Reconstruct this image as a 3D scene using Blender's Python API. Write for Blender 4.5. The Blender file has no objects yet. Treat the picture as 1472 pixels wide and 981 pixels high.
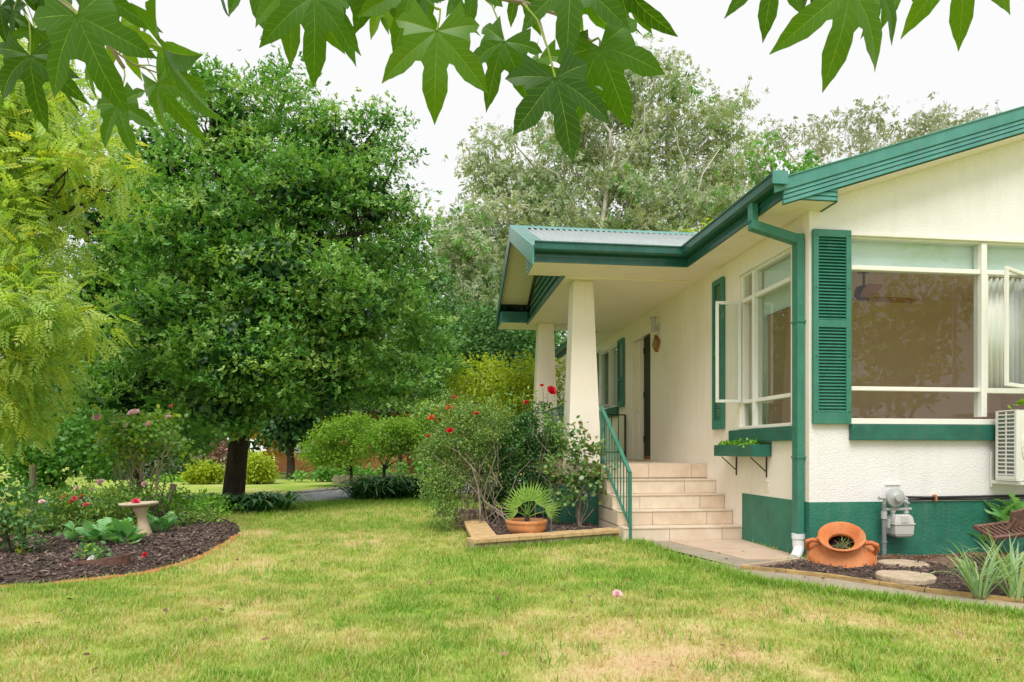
import bpy, bmesh, math, random
import numpy as np
from mathutils import Vector, Matrix

R = math.radians
scn = bpy.context.scene
col = scn.collection
random.seed(7)
rng = np.random.default_rng(11)

# ------------------------------------------------------------------ camera
FPX, HZ, CAMH = 940.0, 648.0, 1.05        # focal length and horizon row in photo pixels, camera height
cam_d = bpy.data.cameras.new('camera')
cam = bpy.data.objects.new('camera', cam_d)
col.objects.link(cam)
cam.location = (0, 0, CAMH)
cam.rotation_euler = (R(90), 0, 0)
cam_d.sensor_width = 36
cam_d.lens = 36 * FPX / 1472
cam_d.shift_y = (HZ - 490.5) / 1472
cam_d.clip_start = 0.05
cam_d.clip_end = 2000
scn.camera = cam

# ------------------------------------------------------------------ sky, sun, exposure
scn.view_settings.view_transform = 'Standard'
scn.view_settings.look = 'None'
scn.view_settings.gamma = 1
scn.view_settings.exposure = 1.12
SUN_EL, SUN_AZ = 58, 192                  # azimuth clockwise from +Y: behind the camera, a little to the left
w = bpy.data.worlds.new('World')
scn.world = w
w.use_nodes = True
nt = w.node_tree
bg = nt.nodes['Background']
sky = nt.nodes.new('ShaderNodeTexSky')
sky.sky_type = 'NISHITA'
sky.sun_disc = False
sky.sun_elevation = R(SUN_EL)
sky.sun_rotation = R(SUN_AZ)
sc_ = nt.nodes.new('ShaderNodeVectorMath'); sc_.operation = 'SCALE'
sc_.inputs[3].default_value = 0.25
nt.links.new(sky.outputs[0], sc_.inputs[0])
mx = nt.nodes.new('ShaderNodeMix'); mx.data_type = 'RGBA'
mx.inputs[0].default_value = 0.93          # a thick white overcast over the blue
mx.inputs[7].default_value = (5.2, 5.2, 5.2, 1)
nt.links.new(sc_.outputs[0], mx.inputs[6])
nt.links.new(mx.outputs[2], bg.inputs[0])
bg.inputs[1].default_value = 0.092
sl = bpy.data.lights.new('sun', 'SUN')
sl.energy = 1.5
sl.angle = R(32)
sl.color = (1, 0.98, 0.945)
so = bpy.data.objects.new('sun', sl)
col.objects.link(so)
az = R(SUN_AZ); el = R(SUN_EL)
sd = Vector((math.sin(az) * math.cos(el), math.cos(az) * math.cos(el), math.sin(el)))
so.rotation_euler = sd.to_track_quat('Z', 'Y').to_euler()
so.location = (0, -5, 20)
scn.cycles.max_bounces = 8
scn.cycles.transparent_max_bounces = 12
scn.cycles.use_denoising = True

# ------------------------------------------------------------------ helpers
def P(u, v, Y):
    return ((u - 736) / FPX * Y, Y, CAMH + (HZ - v) / FPX * Y)

def G(u, v, z=0.0):
    Y = (CAMH - z) * FPX / (v - HZ)
    return ((u - 736) / FPX * Y, Y, z)

def tag(o, label=None, cat=None, group=None, kind=None):
    if label: o['label'] = label
    if cat: o['category'] = cat
    if group: o['group'] = group
    if kind: o['kind'] = kind
    return o

def thing(name, label, cat, loc=(0, 0, 0), rz=0, group=None):
    o = bpy.data.objects.new(name, None)
    col.objects.link(o)
    o.location = loc
    o.rotation_euler = (0, 0, rz)
    o.empty_display_size = 0.1
    return tag(o, label, cat, group)

def link(name, me, parent=None, kind=None, label=None):
    o = bpy.data.objects.new(name, me)
    col.objects.link(o)
    if parent is not None: o.parent = parent
    if kind: o['kind'] = kind
    if label: o['label'] = label
    return o

class MB:
    def __init__(s): s.v = []; s.f = []
    def add(s, vs, fs):
        n = len(s.v); s.v += [tuple(p) for p in vs]; s.f += [tuple(i + n for i in f) for f in fs]; return s
    def box(s, x0, x1, y0, y1, z0, z1):
        vs = [(x0,y0,z0),(x1,y0,z0),(x1,y1,z0),(x0,y1,z0),(x0,y0,z1),(x1,y0,z1),(x1,y1,z1),(x0,y1,z1)]
        return s.add(vs, [(0,3,2,1),(4,5,6,7),(0,1,5,4),(1,2,6,5),(2,3,7,6),(3,0,4,7)])
    def obox(s, c, size, rot=(0, 0, 0)):
        from mathutils import Euler
        m = Euler(rot).to_matrix(); c = Vector(c); hx, hy, hz = [k / 2 for k in size]
        vs = [c + m @ Vector(p) for p in [(-hx,-hy,-hz),(hx,-hy,-hz),(hx,hy,-hz),(-hx,hy,-hz),(-hx,-hy,hz),(hx,-hy,hz),(hx,hy,hz),(-hx,hy,hz)]]
        return s.add(vs, [(0,3,2,1),(4,5,6,7),(0,1,5,4),(1,2,6,5),(2,3,7,6),(3,0,4,7)])
    def prism(s, a, b):
        n = len(a)
        fs = [tuple(range(n))[::-1], tuple(range(n, 2 * n))]
        for i in range(n): fs.append((i, (i + 1) % n, n + (i + 1) % n, n + i))
        return s.add(list(a) + list(b), fs)
    def tube(s, path, rad, n=8, cap=True):
        path = [Vector(p) for p in path]
        if not hasattr(rad, '__len__'): rad = [rad] * len(path)
        rings = []; up = None
        for i, p in enumerate(path):
            d = (path[min(i + 1, len(path) - 1)] - path[max(i - 1, 0)])
            if d.length < 1e-9: d = Vector((0, 0, 1))
            d.normalize()
            if up is None:
                up = d.orthogonal().normalized()
            else:
                up = (up - d * up.dot(d))
                up = up.normalized() if up.length > 1e-6 else d.orthogonal().normalized()
            w_ = d.cross(up)
            rings.append([p + (up * math.cos(2*math.pi*k/n) + w_ * math.sin(2*math.pi*k/n)) * rad[i] for k in range(n)])
        vs = [q for r_ in rings for q in r_]
        fs = []
        for i in range(len(path) - 1):
            for k in range(n):
                fs.append((i*n+k, i*n+(k+1)%n, (i+1)*n+(k+1)%n, (i+1)*n+k))
        if cap:
            fs.append(tuple(range(n))[::-1]); fs.append(tuple(range((len(path)-1)*n, len(path)*n)))
        return s.add(vs, fs)
    def lathe(s, prof, n=28, M=None, closed=False):
        vs = []
        for r_, z in prof:
            for k in range(n):
                a_ = 2*math.pi*k/n
                q = Vector((r_*math.cos(a_), r_*math.sin(a_), z))
                vs.append(M @ q if M else q)
        fs = []
        m = len(prof)
        for i in range(m - 1 + (1 if closed else 0)):
            j = (i + 1) % m
            for k in range(n):
                fs.append((i*n+k, i*n+(k+1)%n, j*n+(k+1)%n, j*n+k))
        if not closed:
            fs.append(tuple(range(n))[::-1]); fs.append(tuple(range((m-1)*n, m*n)))
        return s.add(vs, fs)
    def build(s, name, mat, parent=None, smooth=False, bevel=0, kind=None, label=None):
        me = bpy.data.meshes.new(name)
        me.from_pydata(s.v, [], s.f)
        me.materials.append(mat)
        if smooth:
            me.polygons.foreach_set('use_smooth', [True] * len(me.polygons))
        me.update()
        o = link(name, me, parent, kind, label)
        if bevel:
            b = o.modifiers.new('bevel', 'BEVEL'); b.width = bevel; b.segments = 2; b.limit_method = 'ANGLE'; b.angle_limit = R(40)
        if smooth and bevel == 0:
            try: me.set_sharp_from_angle(angle=R(38))
            except Exception: pass
        return o

def npmesh(name, V, F, mat, parent=None, kind=None, attrs=None, smooth=False, label=None):
    V = np.asarray(V, dtype=np.float32); F = np.asarray(F, dtype=np.int32)
    me = bpy.data.meshes.new(name)
    k = F.shape[1]
    me.vertices.add(len(V)); me.vertices.foreach_set('co', V.ravel())
    me.loops.add(F.size); me.loops.foreach_set('vertex_index', F.ravel())
    me.polygons.add(len(F)); me.polygons.foreach_set('loop_start', np.arange(0, F.size, k, dtype=np.int32))
    try: me.polygons.foreach_set('loop_total', np.full(len(F), k, dtype=np.int32))
    except Exception: pass
    me.polygons.foreach_set('use_smooth', np.full(len(F), bool(smooth)))
    me.update(calc_edges=True)
    for an, av in (attrs or {}).items():
        a_ = me.attributes.new(an, 'FLOAT', 'POINT'); a_.data.foreach_set('value', np.asarray(av, dtype=np.float32))
    me.materials.append(mat)
    return link(name, me, parent, kind, label)

def nrm(a): return a / np.maximum(np.linalg.norm(a, axis=-1, keepdims=True), 1e-9)

def inst(name, tv, tf, pos, d, n, size, mat, parent=None, t=None, kind='stuff', label=None, smooth=False, extra=None):
    """many small copies of a template as one mesh; d = long axis, n = rough normal"""
    tv = np.asarray(tv, float); N = len(pos)
    d = nrm(d); n = nrm(n - d * (n * d).sum(-1, keepdims=True)); y = np.cross(n, d)
    size = np.broadcast_to(np.asarray(size, float), (N,))[:, None, None]
    V = (tv[None, :, 0:1] * d[:, None, :] + tv[None, :, 1:2] * y[:, None, :] + tv[None, :, 2:3] * n[:, None, :]) * size + pos[:, None, :]
    k = len(tv)
    F = (np.asarray(tf)[None] + (np.arange(N) * k)[:, None, None]).reshape(-1, len(tf[0]))
    if t is None: t = rng.random(N)
    at = {'t': np.repeat(t, k)}
    for an, av in (extra or {}).items(): at[an] = np.repeat(av, k)
    return npmesh(name, V.reshape(-1, 3), F, mat, parent, kind, at, smooth, label)

# leaf templates, unit length along x
LEAF = ([(0,0,0),(.5,.27,.07),(1,0,-.06),(.5,-.27,.07)], [(0,1,2),(0,2,3)])
ROUND = ([(0,0,0),(.3,.3,.06),(.75,.27,.04),(1,0,-.08),(.75,-.27,.04),(.3,-.3,.06)], [(0,1,5),(1,2,4),(1,4,5),(2,3,4)])
OAK = ([(0,0,0),(.3,.2,.04),(.42,.13,.02),(.68,.33,.05),(1,0,-.07),(.68,-.33,.05),(.42,-.13,.02),(.3,-.2,.04)],
       [(0,1,7),(1,2,6),(1,6,7),(2,3,5),(2,5,6),(3,4,5)])
NARROW = ([(0,0,0),(.45,.09,.02),(1,0,-.12),(.45,-.09,.02)], [(0,1,2),(0,2,3)])
BLADE = ([(0,-.05,0),(0,.05,0),(.55,.035,.06),(.55,-.035,.06),(1,0,-.05)], [(0,1,2),(0,2,3),(3,2,4)])
CHIP = ([(-.5,0,0),(0,.16,0),(.5,0,0),(0,-.16,0),(0,0,.12)], [(0,3,4),(3,2,4),(2,1,4),(1,0,4)])
def spray(n, w_, seed):
    r = random.Random(seed); v = []; f = []
    for i in range(n):
        x = i/n*.55; a_ = r.uniform(-1.1,1.1); z = r.uniform(-.15,.15); L = r.uniform(.3,.5); n0 = len(v)
        c_, s_ = math.cos(a_), math.sin(a_); dz = r.uniform(-.3,.15)
        for (p, q) in ((0,0),(.45,w_),(1,0),(.45,-w_)): v.append((x+(p*c_-q*s_)*L, (p*s_+q*c_)*L + r.uniform(-.02,.02), z + dz*p*L + q*.4*L))
        f += [(n0,n0+1,n0+2),(n0,n0+2,n0+3)]
    return v, f
SPRAY = spray(7, .17, 4)
OAKSPRAY = spray(5, .30, 9)
def pinnate():
    v = []; f = []
    def leaflet(x, y, a, L):
        n0 = len(v); c_, s_ = math.cos(a), math.sin(a)
        for (p, q, z) in [(0,0,0),(.45,.21,.02),(1,0,-.1),(.45,-.21,.02)]:
            v.append((x + (p*c_ - q*s_)*L, y + (p*s_ + q*c_)*L, z*L - .25*x*x))
        f.append((n0,n0+1,n0+2)); f.append((n0,n0+2,n0+3))
    for i in range(5):
        x = .16 + i*.155
        leaflet(x, 0, R(50), .33 - .015*i); leaflet(x, 0, -R(50), .33 - .015*i)
    leaflet(.93, 0, 0, .24)
    return v, f
PINN = pinnate()

# ------------------------------------------------------------------ materials
def new_mat(name):
    m = bpy.data.materials.new(name); m.use_nodes = True
    return m, m.node_tree, m.node_tree.nodes['Principled BSDF']

def pm(name, c, c2=None, scale=6, rough=.6, bump=0, bscale=60, bdist=.004, metal=0, spec=.5, detail=5, streak=None, stain=None):
    m, t, b = new_mat(name)
    L = t.links.new
    geo = t.nodes.new('ShaderNodeNewGeometry')
    b.inputs['Roughness'].default_value = rough
    b.inputs['Metallic'].default_value = metal
    b.inputs['Specular IOR Level'].default_value = spec
    if c2:
        n = t.nodes.new('ShaderNodeTexNoise'); n.inputs['Scale'].default_value = scale; n.inputs['Detail'].default_value = detail
        n.inputs['Roughness'].default_value = .62
        src = geo.outputs['Position']
        if streak:
            mp = t.nodes.new('ShaderNodeMapping'); mp.inputs['Scale'].default_value = streak
            L(src, mp.inputs[0]); src = mp.outputs[0]
        L(src, n.inputs['Vector'])
        r = t.nodes.new('ShaderNodeValToRGB')
        r.color_ramp.elements[0].position = .34; r.color_ramp.elements[1].position = .66
        r.color_ramp.elements[0].color = (*c, 1); r.color_ramp.elements[1].color = (*c2, 1)
        L(n.outputs['Fac'], r.inputs[0]); L(r.outputs[0], b.inputs['Base Color'])
    else:
        b.inputs['Base Color'].default_value = (*c, 1)
    if stain:
        mp2 = t.nodes.new('ShaderNodeMapping'); mp2.inputs['Scale'].default_value = (7, 7, .9); L(geo.outputs['Position'], mp2.inputs[0])
        n3 = t.nodes.new('ShaderNodeTexNoise'); n3.inputs['Scale'].default_value = 1.4; n3.inputs['Detail'].default_value = 8; n3.inputs['Roughness'].default_value = .7; L(mp2.outputs[0], n3.inputs['Vector'])
        r3 = t.nodes.new('ShaderNodeValToRGB'); r3.color_ramp.elements[0].position = .50; r3.color_ramp.elements[1].position = .78; r3.color_ramp.elements[0].color = (0,0,0,1); r3.color_ramp.elements[1].color = (stain[3],)*3+(1,)
        L(n3.outputs['Fac'], r3.inputs[0])
        sm = t.nodes.new('ShaderNodeMix'); sm.data_type = 'RGBA'; L(r3.outputs[0], sm.inputs[0]); L(r.outputs[0], sm.inputs[6]); sm.inputs[7].default_value = (*stain[:3], 1)
        L(sm.outputs[2], b.inputs['Base Color'])
    if bump:
        n2 = t.nodes.new('ShaderNodeTexNoise'); n2.inputs['Scale'].default_value = bscale; n2.inputs['Detail'].default_value = 6
        L(geo.outputs['Position'], n2.inputs['Vector'])
        bp = t.nodes.new('ShaderNodeBump'); bp.inputs['Strength'].default_value = bump; bp.inputs['Distance'].default_value = bdist
        L(n2.outputs['Fac'], bp.inputs['Height']); L(bp.outputs[0], b.inputs['Normal'])
    return m

def leaf_mat(name, cols, trans=.35, rough=.5, attr='t', tint=1.25, spec=.4):
    """cols: stops over the per-leaf value"""
    m, t, b = new_mat(name); L = t.links.new
    a = t.nodes.new('ShaderNodeAttribute'); a.attribute_name = attr
    r = t.nodes.new('ShaderNodeValToRGB')
    cr = r.color_ramp
    for i, c in enumerate(cols):
        p = i / max(1, len(cols) - 1)
        if i == 0: cr.elements[0].position = 0; cr.elements[0].color = (*c, 1)
        elif i == len(cols) - 1: cr.elements[-1].position = 1; cr.elements[-1].color = (*c, 1)
        else:
            e = cr.elements.new(p); e.color = (*c, 1)
    L(a.outputs['Fac'], r.inputs[0]); L(r.outputs[0], b.inputs['Base Color'])
    b.inputs['Roughness'].default_value = rough
    b.inputs['Specular IOR Level'].default_value = spec
    tr = t.nodes.new('ShaderNodeBsdfTranslucent')
    hs = t.nodes.new('ShaderNodeMix'); hs.data_type = 'RGBA'; hs.blend_type = 'MULTIPLY'; hs.inputs[0].default_value = 1
    hs.inputs[7].default_value = (tint, tint * 1.05, .45, 1)
    L(r.outputs[0], hs.inputs[6]); L(hs.outputs[2], tr.inputs[0])
    ms = t.nodes.new('ShaderNodeMixShader'); ms.inputs[0].default_value = trans
    L(b.outputs[0], ms.inputs[1]); L(tr.outputs[0], ms.inputs[2])
    L(ms.outputs[0], t.nodes['Material Output'].inputs[0])
    return m

def glass_mat(name, tint=(.93, .96, .95), rough=.0, extra=0.0):
    m, t, b = new_mat(name); L = t.links.new
    tp = t.nodes.new('ShaderNodeBsdfTransparent'); tp.inputs[0].default_value = (*tint, 1)
    gl = t.nodes.new('ShaderNodeBsdfGlossy'); gl.inputs['Roughness'].default_value = rough
    g = t.nodes.new('ShaderNodeNewGeometry')
    dt = t.nodes.new('ShaderNodeVectorMath'); dt.operation = 'DOT_PRODUCT'; L(g.outputs['Incoming'], dt.inputs[0]); L(g.outputs['Normal'], dt.inputs[1])
    ab = t.nodes.new('ShaderNodeMath'); ab.operation = 'ABSOLUTE'; L(dt.outputs['Value'], ab.inputs[0])
    om = t.nodes.new('ShaderNodeMath'); om.operation = 'SUBTRACT'; om.inputs[0].default_value = 1; L(ab.outputs[0], om.inputs[1])
    pw = t.nodes.new('ShaderNodeMath'); pw.operation = 'POWER'; L(om.outputs[0], pw.inputs[0]); pw.inputs[1].default_value = 5
    ad = t.nodes.new('ShaderNodeMath'); ad.operation = 'MULTIPLY_ADD'; ad.inputs[1].default_value = .92; ad.inputs[2].default_value = .032 + extra
    L(pw.outputs[0], ad.inputs[0])
    ms = t.nodes.new('ShaderNodeMixShader')
    L(ad.outputs[0], ms.inputs[0]); L(tp.outputs[0], ms.inputs[1]); L(gl.outputs[0], ms.inputs[2])
    L(ms.outputs[0], t.nodes['Material Output'].inputs[0])
    return m

M = {}
M['stucco'] = pm('white_stucco', (.82,.79,.77), (.865,.835,.82), 2.2, .8, .9, 70, .008, stain=(.56,.53,.45,.22))
M['cream'] = pm('cream_wall', (.885,.785,.66), (.90,.815,.715), 1.6, .75, .5, 30, .006, stain=(.60,.50,.33,.3))
M['cream_smooth'] = pm('cream_paint', (.86,.76,.58), (.88,.80,.64), 3, .5, .12, 90, .002)
M['frame'] = pm('window_paint', (.84,.82,.76), (.80,.78,.71), 14, .45, .2, 120, .001)
M['green'] = pm('green_trim', (.013,.105,.075), (.022,.15,.108), 7, .38, .18, 60, .002, stain=(.10,.16,.12,.45))
M['green_metal'] = pm('green_gutter', (.010,.085,.062), (.016,.12,.088), 5, .28, .1, 40, .001, streak=(1,1,.2), stain=(.09,.15,.12,.5))
M['green_sheen'] = pm('green_sheen_trim', (.055,.225,.19), (.08,.285,.24), 5, .3, .1, 40, .001, stain=(.16,.30,.27,.5))  # trim green lightened, sky sheen put into the colour
M['green_shutter'] = pm('green_shutter', (.028,.17,.115), (.045,.215,.15), 9, .45, .2, 90, .001, stain=(.10,.24,.18,.5))
M['plinth'] = pm('green_plinth', (.016,.15,.095), (.035,.205,.135), 3.2, .6, .7, 45, .01, stain=(.16,.20,.14,.5))
M['soffit'] = pm('soffit', (.885,.785,.66), (.90,.81,.70), 1.4, .6, .1, 20, .002, stain=(.60,.50,.33,.25))
M['tile'] = pm('beige_tile', (.60,.46,.33), (.72,.585,.44), 5, .35, .1, 30, .001)
M['tile_b'] = pm('beige_tile_pale', (.66,.53,.40), (.76,.64,.50), 6, .35, .1, 30, .001)
M['grout'] = pm('grout', (.26,.2,.15), (.34,.27,.2), 20, .9)
M['iron_roof'] = pm('roof_iron', (.33,.38,.37), (.42,.46,.45), 3, .4, 0, metal=.3)
M['roof_green'] = pm('roof_green', (.07,.2,.17), (.1,.25,.21), 3, .4, 0)
M['concrete'] = pm('path_concrete', (.27,.225,.165), (.40,.335,.25), 2.2, .9, .6, 90, .004)
M['concrete_pink'] = pm('path_pink', (.50,.36,.25), (.58,.44,.33), 3, .85, .4, 90, .003)
M['road'] = pm('road_asphalt', (.26,.27,.28), (.33,.335,.34), 3, .8, .5, 90, .004)
M['kerb'] = pm('kerb_concrete', (.33,.27,.21), (.40,.35,.29), 4, .85, .3, 60, .004)
M['brick_red'] = pm('edging_brick', (.42,.12,.045), (.58,.22,.09), 14, .85, .8, 90, .006)
M['sand'] = pm('sandstone', (.47,.30,.13), (.62,.43,.22), 9, .85, .8, 60, .01)
M['sand_low'] = pm('sandstone_mossy', (.22,.18,.08), (.44,.36,.22), 11, .9, 1, 50, .015)
M['timber_edge'] = pm('timber_edging', (.22,.15,.065), (.50,.33,.12), 9, .8, .6, 60, .005, streak=(1,1,4))
M['terra'] = pm('terracotta', (.52,.14,.035), (.66,.235,.075), 3.5, .6, .45, 50, .005, stain=(.62,.40,.24,.6))
M['terra_pale'] = pm('terracotta_pale', (.52,.19,.06), (.66,.29,.12), 7, .5, .3, 60, .003, streak=(1,1,.3), stain=(.62,.42,.28,.5))
M['soil'] = pm('mulch_soil', (.042,.026,.020), (.105,.065,.048), 28, .95, 1, 70, .02)
M['grey_metal'] = pm('grey_paint', (.38,.39,.38), (.46,.47,.46), 20, .45, .1, 80, .001)
M['pipe_grey'] = pm('pipe_grey', (.16,.18,.18), (.24,.25,.25), 20, .5)
M['meter'] = pm('meter_paint', (.52,.51,.47), (.60,.58,.53), 12, .5, .1)
M['pvc'] = pm('white_pvc', (.80,.81,.82), (.74,.74,.72), 8, .35)
M['ac'] = pm('appliance_white', (.78,.77,.70), (.73,.72,.65), 5, .4)
M['dark'] = pm('hole_shade', (.012,.012,.013), (.02,.02,.02), 10, .7)
M['screen'] = pm('dark_screen', (.016,.017,.02), (.024,.024,.028), 30, .5)
M['brown_wood'] = pm('brown_wood', (.22,.085,.03), (.32,.14,.05), 10, .5, streak=(1,1,.15))
M['fan_wood'] = pm('fan_blade_wood', (.34,.12,.035), (.42,.17,.05), 12, .4)
M['bronze'] = pm('bronze', (.055,.043,.033), (.08,.062,.048), 12, .4, metal=.5)
M['room'] = pm('room_wall', (.74,.53,.42), (.77,.56,.45), 1.2, .8)
M['room_ceil'] = pm('room_ceiling', (.76,.57,.46), (.79,.60,.49), 1.2, .8)
M['blind'] = pm('blind_fabric', (.70,.80,.77), (.75,.84,.81), 3, .7)
M['curtain'] = pm('curtain_fabric', (.68,.69,.62), (.75,.75,.68), 3, .8)
M['glass'] = glass_mat('window_glass', extra=.004)
M['glass_dark'] = glass_mat('window_glass_reflective', (.88,.92,.89), extra=.05)
M['rust'] = pm('rusty_iron', (.09,.045,.032), (.20,.10,.07), 22, .8, .6, 90, .003)
M['stone'] = pm('stone_slab', (.40,.30,.20), (.56,.44,.31), 9, .9, .9, 40, .010, stain=(.25,.22,.15,.6))
M['bark_dark'] = pm('bark_dark', (.028,.018,.013), (.075,.05,.036), 10, .95, 1, 28, .05, streak=(1,1,.25))
M['bark_pale'] = pm('bark_pale', (.42,.37,.31), (.66,.61,.54), 1.2, .8, .3, 10, .03)
M['bark_grey'] = pm('bark_grey', (.17,.13,.10), (.33,.27,.21), 14, .9, .5, 60, .004)
M['stake'] = pm('grey_timber', (.20,.17,.11), (.33,.28,.19), 12, .85, .4, streak=(1,1,.2))
M['bath'] = pm('cast_concrete', (.50,.42,.28), (.66,.57,.41), 12, .85, .8, 70, .006)
M['bath_low'] = pm('cast_concrete_pink', (.56,.42,.27), (.66,.52,.36), 9, .85, .5, 70, .004)
M['black_metal'] = pm('black_metal', (.015,.017,.017), (.03,.03,.03), 20, .5)
M['brick_wall'] = pm('orange_brick', (.50,.17,.07), (.60,.25,.12), 3, .85, .4, 30, .01)
M['brick_dark'] = pm('red_brick', (.34,.10,.06), (.42,.15,.09), 3, .85)
M['white_paint'] = pm('white_paint', (.72,.75,.78), (.8,.82,.84), 3, .6)
M['pane_far'] = pm('far_window', (.45,.50,.54), (.75,.78,.8), 2.2, .3, streak=(6,1,1))
M['roof_tile'] = pm('far_roof', (.06,.05,.045), (.09,.075,.065), 3, .8)
M['picket'] = pm('picket_timber', (.42,.37,.34), (.52,.47,.43), 3, .8)
M['red_petal'] = pm('red_petals', (.62,.012,.03), (.75,.03,.05), 60, .6)
M['orange_petal'] = pm('orange_petals', (.75,.12,.04), (.75,.22,.08), 60, .6)
M['pink_petal'] = pm('pink_petals', (.88,.52,.60), (.92,.68,.70), 60, .6)
M['hot_petal'] = pm('magenta_petals', (.75,.07,.16), (.8,.18,.22), 60, .6)
M['white_petal'] = pm('white_petals', (.8,.8,.76), (.85,.84,.8), 60, .6)

ML = {}
ML['oak'] = leaf_mat('oak_leaves', [(.06,.19,.035),(.115,.30,.055),(.20,.42,.09),(.33,.53,.15),(.48,.60,.18)], .32, .5, spec=.4)
ML['oakback'] = leaf_mat('far_oak_leaves', [(.04,.13,.03),(.08,.21,.045),(.14,.30,.07)], .25, .45)
ML['yellow'] = leaf_mat('yellow_green_leaves', [(.22,.40,.07),(.33,.51,.10),(.46,.60,.18),(.52,.62,.10),(.70,.62,.08)], .42, .45)
ML['yellow_orange'] = leaf_mat('orange_tinted_leaves', [(.3,.34,.03),(.5,.36,.03),(.6,.2,.03)], .42, .45)
ML['euc'] = leaf_mat('eucalypt_leaves', [(.23,.33,.18),(.33,.42,.24),(.43,.49,.31),(.52,.51,.32)], .3, .5)
ML['euc2'] = leaf_mat('far_eucalypt_leaves', [(.28,.33,.24),(.38,.41,.31),(.46,.46,.35)], .3, .5)
ML['bright'] = leaf_mat('bright_green_leaves', [(.13,.34,.03),(.22,.48,.05),(.36,.60,.08)], .4, .5)
ML['lime'] = leaf_mat('lime_leaves', [(.28,.38,.02),(.40,.50,.03),(.52,.57,.06)], .4, .5)
ML['maple'] = leaf_mat('maple_leaves', [(.15,.31,.03),(.25,.43,.045),(.36,.54,.08)], .4, .5)
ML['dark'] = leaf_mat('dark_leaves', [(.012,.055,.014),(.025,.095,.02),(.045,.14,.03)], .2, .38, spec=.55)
ML['mid'] = leaf_mat('mid_leaves', [(.08,.23,.04),(.14,.35,.06),(.24,.46,.10)], .3, .45)
ML['rosebush'] = leaf_mat('rose_leaves', [(.11,.25,.07),(.20,.38,.10),(.34,.50,.12),(.48,.50,.14)], .35, .45)
ML['greybush'] = leaf_mat('greyish_leaves', [(.13,.24,.07),(.21,.34,.09),(.33,.44,.12)], .3, .5)
ML['smallbush'] = leaf_mat('small_round_leaves', [(.05,.15,.045),(.10,.24,.07),(.19,.34,.12)], .3, .4)
ML['camellia'] = leaf_mat('camellia_leaves', [(.05,.15,.028),(.10,.24,.05),(.2,.33,.08),(.30,.17,.08)], .25, .3, spec=.6)
ML['agap'] = leaf_mat('strap_leaves', [(.03,.12,.03),(.06,.20,.05),(.13,.31,.08)], .25, .35, spec=.6)
ML['iris'] = leaf_mat('iris_leaves', [(.27,.44,.24),(.38,.55,.31),(.44,.55,.26)], .35, .45)
ML['palm'] = leaf_mat('palm_leaves', [(.20,.38,.06),(.30,.50,.09),(.44,.58,.15)], .35, .4)
ML['acanthus'] = leaf_mat('broad_leaves', [(.13,.36,.11),(.22,.48,.18),(.34,.58,.28)], .3, .4)
ML['purple'] = leaf_mat('purple_leaves', [(.16,.07,.08),(.24,.11,.11),(.3,.16,.14)], .3, .5)
ML['vine'] = leaf_mat('vine_leaves', [(.2,.38,.02),(.32,.5,.03)], .45, .5)
ML['chip'] = leaf_mat('mulch_chips', [(.045,.032,.028),(.095,.066,.055),(.17,.115,.09),(.32,.23,.17)], 0, .85, tint=1)
ML['litter'] = leaf_mat('dry_litter', [(.10,.05,.025),(.2,.11,.06),(.3,.19,.11)], 0, .85, tint=1)
GRASS_STOPS = [(.18,.38,.04),(.31,.46,.07),(.46,.51,.13),(.62,.55,.25),(.66,.47,.28)]
ML['grass'] = leaf_mat('grass_blades', GRASS_STOPS, .4, .6, tint=1.1)
ML['lawn'] = leaf_mat('lawn_ground', [tuple(c*.85 for c in s_) for s_ in GRASS_STOPS], 0, .95, tint=1, spec=.1)

# ------------------------------------------------------------------ numpy noise and polygons
_perm = rng.random((64, 64))
def vnoise(x, y, s):
    x = np.asarray(x) * s + 100.3; y = np.asarray(y) * s + 57.1
    xi = np.floor(x).astype(int); yi = np.floor(y).astype(int); fx = x - xi; fy = y - yi
    fx = fx*fx*(3-2*fx); fy = fy*fy*(3-2*fy)
    g = lambda a, b: _perm[a % 64, b % 64]
    return (g(xi,yi)*(1-fx)+g(xi+1,yi)*fx)*(1-fy) + (g(xi,yi+1)*(1-fx)+g(xi+1,yi+1)*fx)*fy
def fbm(x, y, s): return vnoise(x,y,s)*.5 + vnoise(x,y,s*2.1)*.28 + vnoise(x,y,s*4.3)*.15 + vnoise(x,y,s*9)*.07
def inpoly(x, y, poly):
    x = np.asarray(x); y = np.asarray(y); ins = np.zeros(x.shape, bool)
    n = len(poly)
    for i in range(n):
        x1, y1 = poly[i][:2]; x2, y2 = poly[(i+1) % n][:2]
        c = ((y1 > y) != (y2 > y)) & (x < (x2-x1)*(y-y1)/((y2-y1) if y2 != y1 else 1e-9) + x1)
        ins ^= c
    return ins
def polydist(x, y, poly):
    d = np.full(np.shape(x), 1e9)
    n = len(poly)
    for i in range(n):
        ax, ay = poly[i][:2]; bx, by = poly[(i+1) % n][:2]
        ux, uy = bx-ax, by-ay; L2 = ux*ux+uy*uy+1e-12
        t = np.clip(((x-ax)*ux+(y-ay)*uy)/L2, 0, 1)
        d = np.minimum(d, np.hypot(x-ax-t*ux, y-ay-t*uy))
    return d

# house frame
OX, OY, HA = 428/940*6.25, 6.25, R(7.04)
def H2W(x, y, z=0):
    return (OX + x*math.cos(HA) - y*math.sin(HA), OY + x*math.sin(HA) + y*math.cos(HA), z)

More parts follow.
